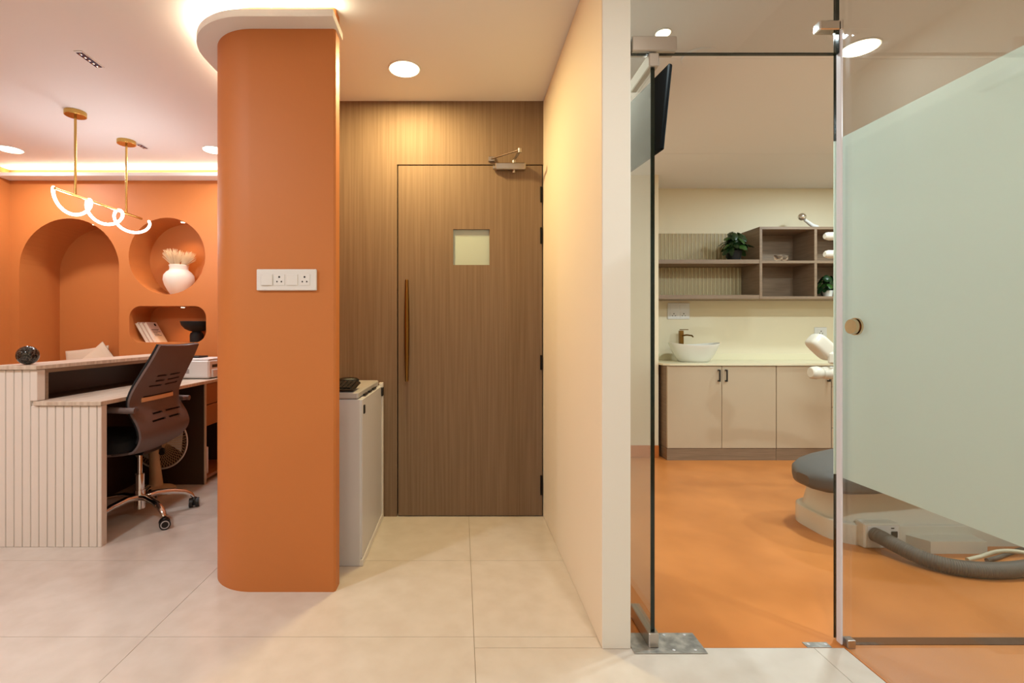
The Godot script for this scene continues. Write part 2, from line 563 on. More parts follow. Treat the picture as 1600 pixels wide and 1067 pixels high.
	cut(w, ring, 0.29)
	cut(w, rounded(-2.859, 1.02, -2.197, 1.335, 0.10, 10), 0.29)
	cut(w, rounded(-2.098, 1.60, -1.40, 1.862, 0.02, 4), 0.25)
	cut(w, rounded(-2.098, 1.86, -1.40, 2.098, 0.02, 4), 0.25)
	cut(w, rounded(-2.098, 1.27, -1.40, 1.468, 0.06, 4), 0.25)
	cut(w, rounded(-2.098, 1.015, -1.40, 1.245, 0.02, 4), 0.25)
	# cove ledge with its strip
	setting("trim_cove", Vector3(-3.89, 2.416, -4.25), Vector3(-1.12, 2.446, -4.115), M.white_paint, "white cove ledge along the top of the orange niche wall", "cornice", 0.003)
	var s := thing("cove_led_strip", "glowing light strip lying on the white cove ledge", "light strip", Vector3(-2.5, 2.446, -4.20))
	box("strip", Vector3(-1.37, 0, -0.008), Vector3(1.37, 0.006, 0.008), M.led_strip, s)
	area_light(s, Vector3(0, 0.009, 0.0), Vector2(2.74, 0.016), 0.8, STRIP, Vector3(90, 0, 0))

func cut(w: CSGBox3D, poly: PackedVector2Array, depth: float) -> void:
	var p := CSGPolygon3D.new()
	p.name = "niche"
	p.operation = CSGShape3D.OPERATION_SUBTRACTION
	p.polygon = poly
	p.mode = CSGPolygon3D.MODE_DEPTH
	p.depth = depth + 0.05
	p.material = M.orange_paint
	w.add_child(p, true)
	# the polygon is drawn at its local z = 0 and runs to -depth
	p.position = Vector3(2.5, -CEIL / 2, 0.30 + 0.05)

# ------------------------------------------------------------------ rounded pillar and its canopy
func bend(x_right: float, z_front: float, cx: float, cz: float, r: float, thick: float, z_back: float, chamfer := 0.0) -> PackedVector2Array:
	# an L in plan whose outer corner is rounded about (cx, cz)
	var p := PackedVector2Array()
	if chamfer > 0.0: p.append(Vector2(x_right, z_front - chamfer))
	p.append(Vector2(x_right - chamfer, z_front))
	for i in 33:
		var a := PI / 2 + PI / 2 * i / 32.0
		p.append(Vector2(cx + r * cos(a), cz + r * sin(a)))
	p.append(Vector2(cx - r, z_back))
	p.append(Vector2(cx - r + thick, z_back))
	for i in 17:
		var a := PI - PI / 2 * i / 16.0
		p.append(Vector2(cx + (r - thick) * cos(a), cz + (r - thick) * sin(a)))
	p.append(Vector2(x_right, z_front - thick))
	return p

func make_pillar() -> void:
	var st := begin()
	prism(st, bend(-0.538, -2.114, -0.895, -2.354, 0.24, 0.07, -2.98, 0.008), 0.0, CEIL)
	tag(build(st, "wall_pillar", M.orange_paint), "orange painted pillar wall with one rounded corner and a switch plate", "pillar", "", "structure")
	st = begin()
	prism(st, bend(-0.527, -2.030, -0.895, -2.354, 0.324, 0.17, -2.98), 2.416, 2.447)
	tag(build(st, "trim_canopy", M.white_paint), "white rounded canopy ledge around the head of the orange pillar", "cornice", "", "structure")
	var s := thing("canopy_led_strip", "glowing light strip on top of the white pillar canopy", "light strip", Vector3(0, 2.447, 0))
	st = begin()
	var path := [Vector3(-0.56, 0.003, -2.082), Vector3(-0.895, 0.003, -2.082)]
	for i in range(1, 13):
		var a := PI / 2 + PI / 2 * i / 12.0
		path.append(Vector3(-0.895 + 0.272 * cos(a), 0.003, -2.354 + 0.272 * sin(a)))
	path.append(Vector3(-1.167, 0.003, -2.95))
	tube(st, path, 0.004, 8)
	build(st, "strip", M.led_strip, s)
	area_light(s, Vector3(-0.72, 0.009, -2.082), Vector2(0.34, 0.014), 0.24, STRIP, Vector3(90, 0, 0))
	area_light(s, Vector3(-1.0, 0.009, -2.103), Vector2(0.19, 0.014), 0.13, STRIP, Vector3(90, -22, 0))
	area_light(s, Vector3(-1.13, 0.009, -2.23), Vector2(0.19, 0.014), 0.13, STRIP, Vector3(90, -62, 0))
	area_light(s, Vector3(-1.167, 0.009, -2.65), Vector2(0.58, 0.014), 0.40, STRIP, Vector3(90, 90, 0))
	# switch plate
	var t := thing("switch_plate", "long white switch plate with two sockets on the orange pillar", "switch", Vector3(-0.744, 1.338, -2.114))
	box("plate", Vector3(-0.128, -0.0455, 0), Vector3(0.128, 0.0455, 0.012), M.white_plastic, t, 0.003)
	for x in [-0.083, 0.024]:
		var r := box("rocker", Vector3(x - 0.024, -0.024, 0.012), Vector3(x + 0.024, 0.024, 0.0155), M.white_plastic, t, 0.001)
		r.rotation_degrees.y = 0.8
	for x in [-0.03, 0.078]:
		var so := box("socket", Vector3(x - 0.023, -0.024, 0.012), Vector3(x + 0.023, 0.024, 0.0138), M.white_plastic, t, 0.001)
		for h in [[0.0, 0.012, 0.0042], [-0.0095, -0.008, 0.0033], [0.0095, -0.008, 0.0033]]:
			st = begin()
			cyl(st, Vector3(x + h[0], h[1], 0.0130), Vector3(x + h[0], h[1], 0.0142), h[2], 12)
			build(st, "hole", M.socket_hole, so)

# ------------------------------------------------------------------ wood panelled wall and door
func make_wood_wall() -> void:
	var zf := -2.974
	var w := thing("wall_wood", "brown wood-grain panelling around the corridor door", "wall", Vector3.ZERO, "", "structure")
	box("panel", Vector3(-1.03, 0, zf - 0.05), Vector3(-0.3845, CEIL, zf), M.wood_laminate, w)
	box("panel", Vector3(-0.3845, 2.1245, zf - 0.05), Vector3(0.498, CEIL, zf), M.wood_laminate, w)
	box("backing", Vector3(-1.03, 0, zf - 0.09), Vector3(0.498, CEIL, zf - 0.051), M.black_matte, w)  # black, so that the gap around the door shows as shade
	var d := thing("door_1", "flush brown wood-grain door with small square window and bronze pull", "door", Vector3(0, 0, zf), "", "structure")
	# leaf in four pieces around the window, one mesh
	var st := begin()
	var x0 := -0.3775
	var x1 := 0.4905
	var y0 := 0.006
	var y1 := 2.117
	var wx0 := -0.0463
	var wx1 := 0.1738
	var wy0 := 1.518
	var wy1 := 1.734
	var zb := -0.045
	for q in [[x0, y0, wx0, y1], [wx1, y0, x1, y1], [wx0, y0, wx1, wy0], [wx0, wy1, wx1, y1]]:
		quad(st, Vector3(q[0], q[1], 0), Vector3(q[2], q[1], 0), Vector3(q[2], q[3], 0), Vector3(q[0], q[3], 0), Vector3.BACK)
		quad(st, Vector3(q[0], q[1], zb), Vector3(q[2], q[1], zb), Vector3(q[2], q[3], zb), Vector3(q[0], q[3], zb), Vector3.FORWARD)
	quad(st, Vector3(x0, y0, 0), Vector3(x0, y1, 0), Vector3(x0, y1, zb), Vector3(x0, y0, zb), Vector3.LEFT)
	quad(st, Vector3(x1, y0, 0), Vector3(x1, y1, 0), Vector3(x1, y1, zb), Vector3(x1, y0, zb), Vector3.RIGHT)
	quad(st, Vector3(x0, y1, 0), Vector3(x1, y1, 0), Vector3(x1, y1, zb), Vector3(x0, y1, zb), Vector3.UP)
	quad(st, Vector3(x0, y0, 0), Vector3(x1, y0, 0), Vector3(x1, y0, zb), Vector3(x0, y0, zb), Vector3.DOWN)
	quad(st, Vector3(wx0, wy0, 0), Vector3(wx0, wy1, 0), Vector3(wx0, wy1, zb), Vector3(wx0, wy0, zb), Vector3.RIGHT)
	quad(st, Vector3(wx1, wy0, 0), Vector3(wx1, wy1, 0), Vector3(wx1, wy1, zb), Vector3(wx1, wy0, zb), Vector3.LEFT)
	quad(st, Vector3(wx0, wy1, 0), Vector3(wx1, wy1, 0), Vector3(wx1, wy1, zb), Vector3(wx0, wy1, zb), Vector3.DOWN)
	quad(st, Vector3(wx0, wy0, 0), Vector3(wx1, wy0, 0), Vector3(wx1, wy0, zb), Vector3(wx0, wy0, zb), Vector3.UP)
	build(st, "leaf", M.wood_laminate, d)
	box("window_pane", Vector3(wx0, wy0, -0.026), Vector3(wx1, wy1, -0.018), M.frosted_pane, d)
	# pull handle: a long bar, widest near its middle, on two standoffs
	st = begin()
	var rows := []
	var mids := []
	for k in [[0.819, 0.0085], [0.823, 0.010], [1.0, 0.0145], [1.16, 0.016], [1.30, 0.0135], [1.421, 0.0105], [1.425, 0.009]]:
		var r: float = k[1]
		rows.append([Vector3(-0.322 - r, k[0], 0.040), Vector3(-0.322, k[0], 0.040 + r * 1.3), Vector3(-0.322 + r, k[0], 0.040), Vector3(-0.322, k[0], 0.034)])
		mids.append(Vector3(-0.322, k[0], 0.041))
	grid(st, rows, mids)
	var hd := build(st, "pull_handle", M.bronze, d)
	for y in [0.93, 1.32]:
		st = begin()
		cyl(st, Vector3(-0.322, y, 0), Vector3(-0.322, y, 0.038), 0.007, 14)
		build(st, "standoff", M.bronze, hd)
	for y in [[0.13, 0.25], [0.885, 0.975], [1.645, 1.745], [1.895, 1.99]]:
		box("hinge", Vector3(0.479, y[0], 0.0), Vector3(0.4915, y[1], 0.006), M.dark_hinge, d, 0.002)
	# door closer
	st = begin()
	bx(st, Vector3(0.205, 2.083, 0.0), Vector3(0.386, 2.122, 0.045), 0.005)
	var cl := build(st, "closer_body", M.steel, d)
	st = begin()
	cyl(st, Vector3(0.205, 2.10, 0.022), Vector3(0.192, 2.10, 0.022), 0.013, 16)
	cyl(st, Vector3(0.318, 2.122, 0.024), Vector3(0.318, 2.14, 0.024), 0.012, 16)
	cyl(st, Vector3(0.318, 2.083, 0.024), Vector3(0.318, 2.066, 0.024), 0.008, 12)
	build(st, "spindle", M.steel, cl)
	st = begin()
	var e := Vector3(0.335, 2.142, 0.17)
	tube(st, [Vector3(0.318, 2.142, 0.024), e], 0.008, 8, 0.5)
	tube(st, [e + Vector3(0, 0.007, 0), Vector3(0.185, 2.154, 0.012)], 0.007, 8, 0.6)
	cyl(st, e - Vector3(0, 0.008, 0), e + Vector3(0, 0.016, 0), 0.010, 12)
	bx(st, Vector3(0.165, 2.140, 0.0), Vector3(0.205, 2.168, 0.014), 0.002)
	build(st, "closer_arm", M.steel, cl)

# ------------------------------------------------------------------ glass front
func make_glass_front() -> void:
	# the open leaf, turned back along the partition
	var d := thing("door_2", "clear frameless glass door standing open beside the cream partition", "glass door", Vector3.ZERO, "", "structure")
	box("pane", Vector3(0.675, 0.012, -2.60), Vector3(0.687, 2.095, -1.752), M.clear_glass, d)
	box("edge", Vector3(0.674, 0.012, -1.752), Vector3(0.688, 2.095, -1.749), M.glass_edge, d)
	box("edge", Vector3(0.674, 0.012, -2.603), Vector3(0.688, 2.095, -2.60), M.glass_edge, d)
	box("bottom_patch", Vector3(0.663, 0.004, -1.93), Vector3(0.699, 0.055, -1.735), M.steel, d, 0.003)
	box("top_patch", Vector3(0.663, 2.052, -1.93), Vector3(0.699, 2.100, -1.735), M.steel, d, 0.003)
	# header pane
	var h := thing("window_1", "clear glass header pane above the clinic doorway", "glass pane", Vector3.ZERO, "", "structure")
	box("pane", Vector3(0.600, 2.111, -1.768), Vector3(1.345, CEIL, -1.756), M.clear_glass, h)
	box("edge", Vector3(0.600, 2.107, -1.769), Vector3(1.345, 2.111, -1.755), M.glass_edge, h)
	box("edge", Vector3(1.345, 2.111, -1.769), Vector3(1.348, CEIL, -1.755), M.glass_edge, h)
	box("header_patch", Vector3(0.604, 2.108, -1.785), Vector3(0.764, 2.162, -1.738), M.steel, h, 0.004)
	var cb := box("corner_clamp", Vector3(1.272, 2.188, -1.782), Vector3(1.345, 2.222, -1.744), M.chrome, h, 0.004)
	box("clamp_plate", Vector3(1.346, 2.188, -1.782), Vector3(1.3545, 2.222, -1.742), M.chrome, cb, 0.002)
	# side pane running towards the camera, with its frosted band
	var s := thing("window_2", "glass side screen with a wide frosted band and a round knob", "glass screen", Vector3.ZERO, "", "structure")
	box("pane", Vector3(1.357, 0.006, -1.79), Vector3(1.369, CEIL, 0.9), M.clear_glass, s)
	box("edge", Vector3(1.356, 0.006, -1.793), Vector3(1.370, 0.60, -1.79), M.glass_edge, s)
	box("edge", Vector3(1.356, 1.81, -1.793), Vector3(1.370, CEIL, -1.79), M.glass_edge, s)
	box("frosted_film", Vector3(1.3695, 0.593, -1.793), Vector3(1.3703, 1.815, 0.9), M.frosted_film, s)
	box("frosted_film", Vector3(1.357, 0.593, -1.7945), Vector3(1.3703, 1.815, -1.7935), M.frosted_film, s)
	box("seal_strip", Vector3(1.349, 0.006, -1.772), Vector3(1.3565, 2.19, -1.748), M.seal, s, 0.002)
	var st := begin()
	cyl(st, Vector3(1.357, 1.135, -1.69), Vector3(1.350, 1.135, -1.69), 0.030, 32)
	cyl(st, Vector3(1.350, 1.135, -1.69), Vector3(1.346, 1.135, -1.69), 0.020, 32)
	cyl(st, Vector3(1.346, 1.135, -1.69), Vector3(1.336, 1.135, -1.69), 0.027, 32, 0.025)
	build(st, "knob", M.champagne, s)
	st = begin()
	bx(st, Vector3(1.362, 0.0, -1.762), Vector3(1.392, 0.03, -1.735), 0.002)
	build(st, "foot_clip", M.steel, s)
	# floor spring cover and strike plate
	var p := thing("floor_spring", "grey steel floor spring cover plate under the open glass door", "metal plate", Vector3(0, 0, 0))
	box("plate", Vector3(0.602, 0.0005, -1.823), Vector3(0.857, 0.004, -1.708), M.plate_steel, p, 0.001)
	for q in [[0.745, -1.808], [0.82, -1.808], [0.745, -1.722], [0.82, -1.722]]:
		st = begin()
		cyl(st, Vector3(q[0], 0.004, q[1]), Vector3(q[0], 0.006, q[1]), 0.005, 12)
		build(st, "screw", M.white_steel, p)
	var k := thing("strike_plate", "small steel strike plate set in the floor at the doorway edge", "metal plate")
	box("plate", Vector3(1.225, 0.0005, -1.770), Vector3(1.312, 0.003, -1.742), M.plate_steel, k, 0.0005)
	for x in [1.238, 1.299]:
		st = begin()
		cyl(st, Vector3(x, 0.003, -1.756), Vector3(x, 0.0045, -1.756), 0.005, 12)
		build(st, "screw", M.white_steel, k)

# ------------------------------------------------------------------ reception desk
func make_desk() -> void:
	var d := thing("reception_desk", "pale slatted reception desk with raised counter and lower worktop", "desk", Vector3(-2.13, 0, -2.552))
	var o := Vector3(2.13, 0, 2.552)   # shapes below are written in room coordinates
	# end panel core and slats
	box("end_panel", Vector3(-2.39, 0, -2.60) + o, Vector3(-1.868, 0.732, -2.566) + o, M.slat_laminate, d)
	box("end_panel", Vector3(-2.39, 0.732, -2.60) + o, Vector3(-2.205, 0.918, -2.566) + o, M.slat_laminate, d)
	var x := -2.402
	var n := 0
	while x < -1.89:
		var top := 0.918 if x < -2.26 else 0.732
		box("slat", Vector3(x + 0.0016, 0.0, -2.568) + o, Vector3(x + 0.0415, top, -2.552) + o, M.slat_laminate, d, 0.0025)
		x += 0.0431
		n += 1
	box("slat", Vector3(x + 0.0016, 0.0, -2.568) + o, Vector3(-1.862, 0.732, -2.552) + o, M.slat_laminate, d, 0.0025)
	box("edge_strip", Vector3(-2.228, 0.758, -2.60) + o, Vector3(-2.192, 0.918, -2.549) + o, M.slat_laminate, d, 0.002)
	# counter and worktop
	box("counter_top", Vector3(-2.41, 0.920, -3.95) + o, Vector3(-2.185, 0.942, -2.535) + o, M.pale_oak, d, 0.002)
	box("worktop", Vector3(-2.205, 0.734, -4.12) + o, Vector3(-1.855, 0.756, -2.540) + o, M.pale_oak, d, 0.002)
	# open compartment under the counter
	box("counter_board", Vector3(-2.40, 0.899, -3.95) + o, Vector3(-2.192, 0.920, -2.60) + o, M.shelf_laminate, d)
	box("counter_board", Vector3(-2.40, 0.756, -2.62) + o, Vector3(-2.192, 0.899, -2.602) + o, M.shelf_laminate, d)
	box("counter_board", Vector3(-2.40, 0.756, -3.95) + o, Vector3(-2.192, 0.899, -3.93) + o, M.shelf_laminate, d)
	box("compartment_back", Vector3(-2.40, 0.0, -3.95) + o, Vector3(-2.385, 0.899, -2.62) + o, M.dark_laminate, d)
	box("compartment_floor", Vector3(-2.385, 0.734, -3.93) + o, Vector3(-2.205, 0.757, -2.62) + o, M.dark_laminate, d)
	# drawer pedestal
	box("pedestal_side", Vector3(-2.36, 0.0, -3.613) + o, Vector3(-1.872, 0.734, -3.593) + o, M.dark_laminate, d)
	box("pedestal_side", Vector3(-2.36, 0.0, -4.12) + o, Vector3(-1.872, 0.734, -4.10) + o, M.dark_laminate, d)
	box("pedestal_edge", Vector3(-1.872, 0.0, -3.613) + o, Vector3(-1.864, 0.734, -3.592) + o, M.cabinet_front, d)
	box("pedestal_floor", Vector3(-2.36, 0.03, -4.10) + o, Vector3(-1.874, 0.05, -3.613) + o, M.drawer_wood, d)
	box("pedestal_back", Vector3(-2.36, 0.0, -4.10) + o, Vector3(-2.34, 0.734, -3.613) + o, M.dark_laminate, d)
	for y in [0.42, 0.578]:
		var dr := box("drawer", Vector3(-2.30, y, -4.095) + o, Vector3(-1.868, y + 0.152, -3.617) + o, M.drawer_wood, d, 0.002)
		box("handle", Vector3(-1.868, y + 0.10, -3.90) + o, Vector3(-1.855, y + 0.11, -3.80) + o, M.black_plastic, dr)

func make_office_chair() -> void:
	var c := thing("office_chair", "high-backed brown plastic office chair with black seat on chrome castors", "chair", Vector3(-1.925, 0, -2.955))
	# profile of the back (x towards the aisle, y up) and its half width
	var prof := [[-0.045, 0.405, 0.16], [0.06, 0.408, 0.185], [0.125, 0.44, 0.215], [0.168, 0.495, 0.235], [0.178, 0.55, 0.242], [0.160, 0.61, 0.242], [0.125, 0.67, 0.240], [0.112, 0.72, 0.238], [0.130, 0.78, 0.232], [0.172, 0.86, 0.222], [0.222, 0.95, 0.212], [0.262, 1.033, 0.202]]
	var cx := Curve2D.new()
	var cw := []
	for k in prof.size():
		var q: Array = prof[k]
		var a: Array = prof[maxi(k - 1, 0)]
		var b: Array = prof[mini(k + 1, prof.size() - 1)]
		var tan := Vector2(b[0] - a[0], b[1] - a[1]) / 6.0
		cx.add_point(Vector2(q[0], q[1]), -tan, tan)
	var rows := 78
	var cols := 44
	var L := cx.get_baked_length()
	var pos := []
	var nrm := []
	for i in rows + 1:
		var p := cx.sample_baked(L * i / rows, true)
		var p2 := cx.sample_baked(minf(L * i / rows + 0.004, L), true)
		var p1 := cx.sample_baked(maxf(L * i / rows - 0.004, 0.0), true)
		var tv := (p2 - p1).normalized()
		var outn := Vector2(tv.y, -tv.x)
		var hw := 0.2
		for k in prof.size() - 1:
			var ya: float = prof[k][1]
			var yb: float = prof[k + 1][1]
			if p.y >= ya and p.y <= yb + 0.0005: hw = lerpf(prof[k][2], prof[k + 1][2], clampf((p.y - ya) / maxf(yb - ya, 0.001), 0, 1))
		if i == rows: hw -= 0.006
		var line := []
		for j in cols + 1:
			var v := -1.0 + 2.0 * j / cols
			var curve := -0.014 * v * v   # the shell wraps forward at its sides
			line.append(Vector3(p.x + outn.x * curve, p.y + outn.y * curve, v * hw))
		pos.append(line)
		nrm.append(Vector3(outn.x, outn.y, 0))
	var slots := {}
	for s in [[0.868, 0.21, 0.24], [0.835, 0.16, 0.26], [0.802, 0.18, 0.2], [0.668, 0.18, 0.2], [0.632, 0.12, 0.26], [0.598, 0.22, 0.2]]:
		for i in rows:
			if absf((pos[i][0].y + pos[i + 1][0].y) / 2.0 - s[0]) < 0.0044:
				for j in range(int(cols * s[1]), int(cols * 0.47)): slots[Vector2i(i, j)] = true
				for j in range(int(cols * 0.54), int(cols * (0.98 - s[2]))): slots[Vector2i(i, j)] = true
	for i in rows:
		if absf((pos[i][0].y + pos[i + 1][0].y) / 2.0 - 0.735) < 0.011:
			for j in range(int(cols * 0.20), int(cols * 0.80)): slots[Vector2i(i, j)] = true
	var st := begin()
	var th := 0.012
	for i in rows:
		for j in cols:
			if slots.has(Vector2i(i, j)): continue
			var q := [pos[i][j], pos[i][j + 1], pos[i + 1][j + 1], pos[i + 1][j]]
			var nn := [nrm[i], nrm[i], nrm[i + 1], nrm[i + 1]]
			var qi := []
			for k in 4: qi.append(q[k] - nn[k] * th)
			var z2 := [Vector2.ZERO, Vector2.ZERO, Vector2.ZERO]
			tri(st, [q[0], q[1], q[2]], [nn[0], nn[1], nn[2]], z2)
			tri(st, [q[0], q[2], q[3]], [nn[0], nn[2], nn[3]], z2)
			tri(st, [qi[0], qi[1], qi[2]], [-nn[0], -nn[1], -nn[2]], z2)
			tri(st, [qi[0], qi[2], qi[3]], [-nn[0], -nn[2], -nn[3]], z2)
			var sides := [[0, 1, i - 1, j], [2, 3, i + 1, j], [3, 0, i, j - 1], [1, 2, i, j + 1]]
			for s in sides:
				var edge: bool = s[2] < 0 or s[2] >= rows or s[3] < 0 or s[3] >= cols or slots.has(Vector2i(s[2], s[3]))
				if edge:
					var mid: Vector3 = (q[0] + q[2]) / 2.0
					var n: Vector3 = ((q[s[0]] + q[s[1]]) / 2.0 - mid).normalized()
					quad(st, q[s[0]], q[s[1]], qi[s[1]], qi[s[0]], n)
	build(st, "backrest", M.chair_shell, c)
	# black mesh pad on the sitter's side
	st = begin()
	var rr := []
	var mm := []
	for i in range(20, rows + 1, 3):
		var ring := []
		var n: Vector3 = nrm[i]
		for j in range(1, cols, 3): ring.append(pos[i][j] - n * (th + 0.003))
		for j in range(cols - 1, 0, -3): ring.append(pos[i][j] - n * (th + 0.019))
		rr.append(ring)
		mm.append(pos[i][cols / 2] - n * (th + 0.011))
	grid(st, rr, mm)
	build(st, "back_pad", M.chair_fabric, c)
	st = begin()  # added strip: its tan stands for the bright view through the slot
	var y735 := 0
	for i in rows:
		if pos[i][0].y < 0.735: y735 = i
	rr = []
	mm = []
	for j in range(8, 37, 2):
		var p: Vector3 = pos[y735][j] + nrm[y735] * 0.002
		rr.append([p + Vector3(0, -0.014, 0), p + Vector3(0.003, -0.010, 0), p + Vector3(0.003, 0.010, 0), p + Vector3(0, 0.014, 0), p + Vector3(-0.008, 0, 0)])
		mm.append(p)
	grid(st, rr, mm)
	var ls := build(st, "slot_light_strip", M.slot_light_tan, c)
	ls.set_meta("label", "tan strip coloured like the light seen through the back slot")
	# seat
	st = begin()
	soft_box(st, Vector3(-0.17, 0.468, 0), Vector3(0.245, 0.045, 0.242), 5.0)
	build(st, "seat", M.chair_fabric, c)
	box("seat_plate", Vector3(-0.20, 0.395, -0.09), Vector3(0.08, 0.424, 0.09), M.black_plastic, c, 0.004)
	# arms
	for s in [-1.0, 1.0]:
		st = begin()
		tube(st, [Vector3(0.15, 0.684, 0.268 * s), Vector3(0.10, 0.684, 0.270 * s), Vector3(-0.02, 0.69, 0.272 * s), Vector3(-0.16, 0.688, 0.272 * s), Vector3(-0.185, 0.67, 0.272 * s), Vector3(-0.15, 0.55, 0.262 * s), Vector3(-0.10, 0.43, 0.235 * s), Vector3(-0.05, 0.41, 0.12 * s)], [0.016, 0.017, 0.017, 0.017, 0.016, 0.014, 0.014, 0.014], 12)
		tube(st, [Vector3(0.13, 0.684, 0.268 * s), Vector3(0.125, 0.686, 0.22 * s)], 0.013, 10)
		build(st, "armrest", M.chair_shell, c)
	# column and star base
	st = begin()
	cyl(st, Vector3(0, 0.06, 0), Vector3(0, 0.17, 0), 0.030, 24)
	cyl(st, Vector3(0, 0.16, 0), Vector3(0, 0.265, 0), 0.025, 24)
	build(st, "column_sleeve", M.chrome, c)
	st = begin()
	cyl(st, Vector3(0, 0.265, 0), Vector3(0, 0.40, 0), 0.014, 20)
	build(st, "gas_lift", M.chrome, c)
	for k in 5:
		var a := deg_to_rad(-3.0 + 36.0 + 72.0 * k)
		var dir := Vector3(cos(a), 0, sin(a))
		st = begin()
		tube(st, [dir * 0.015 + Vector3(0, 0.125, 0), dir * 0.09 + Vector3(0, 0.135, 0), dir * 0.18 + Vector3(0, 0.125, 0), dir * 0.24 + Vector3(0, 0.108, 0), dir * 0.275 + Vector3(0, 0.085, 0), dir * 0.288 + Vector3(0, 0.066, 0)], [0.024, 0.023, 0.021, 0.019, 0.016, 0.011], 14, 0.8)
		build(st, "leg", M.chrome, c)
		var p := dir * 0.292
		var sw := Vector3(0.55, 0, 0.83).rotated(Vector3.UP, 0.35 * k)
		var side := sw.normalized()
		st = begin()
		for s in [-1.0, 1.0]:
			cyl(st, p + side * 0.008 * s + Vector3(0, 0.029, 0), p + side * 0.028 * s + Vector3(0, 0.029, 0), 0.029, 22)
		soft_box(st, p + Vector3(0, 0.038, 0), Vector3(0.02, 0.028, 0.02), 2.5, Basis(), 8)
		var ca := build(st, "castor", M.black_plastic, c)
		for s in [-1.0, 1.0]:
			st = begin()
			var o: Vector3 = p + side * 0.0285 * s + Vector3(0, 0.029, 0)
			var ring := []
			for q in 25:
				var an := TAU * q / 24.0
				ring.append(o + (side.cross(Vector3.UP) * cos(an) + Vector3.UP * sin(an)) * 0.020)
			tube(st, ring, 0.0028, 6)
			build(st, "wheel_ring", M.grey_plastic, ca)

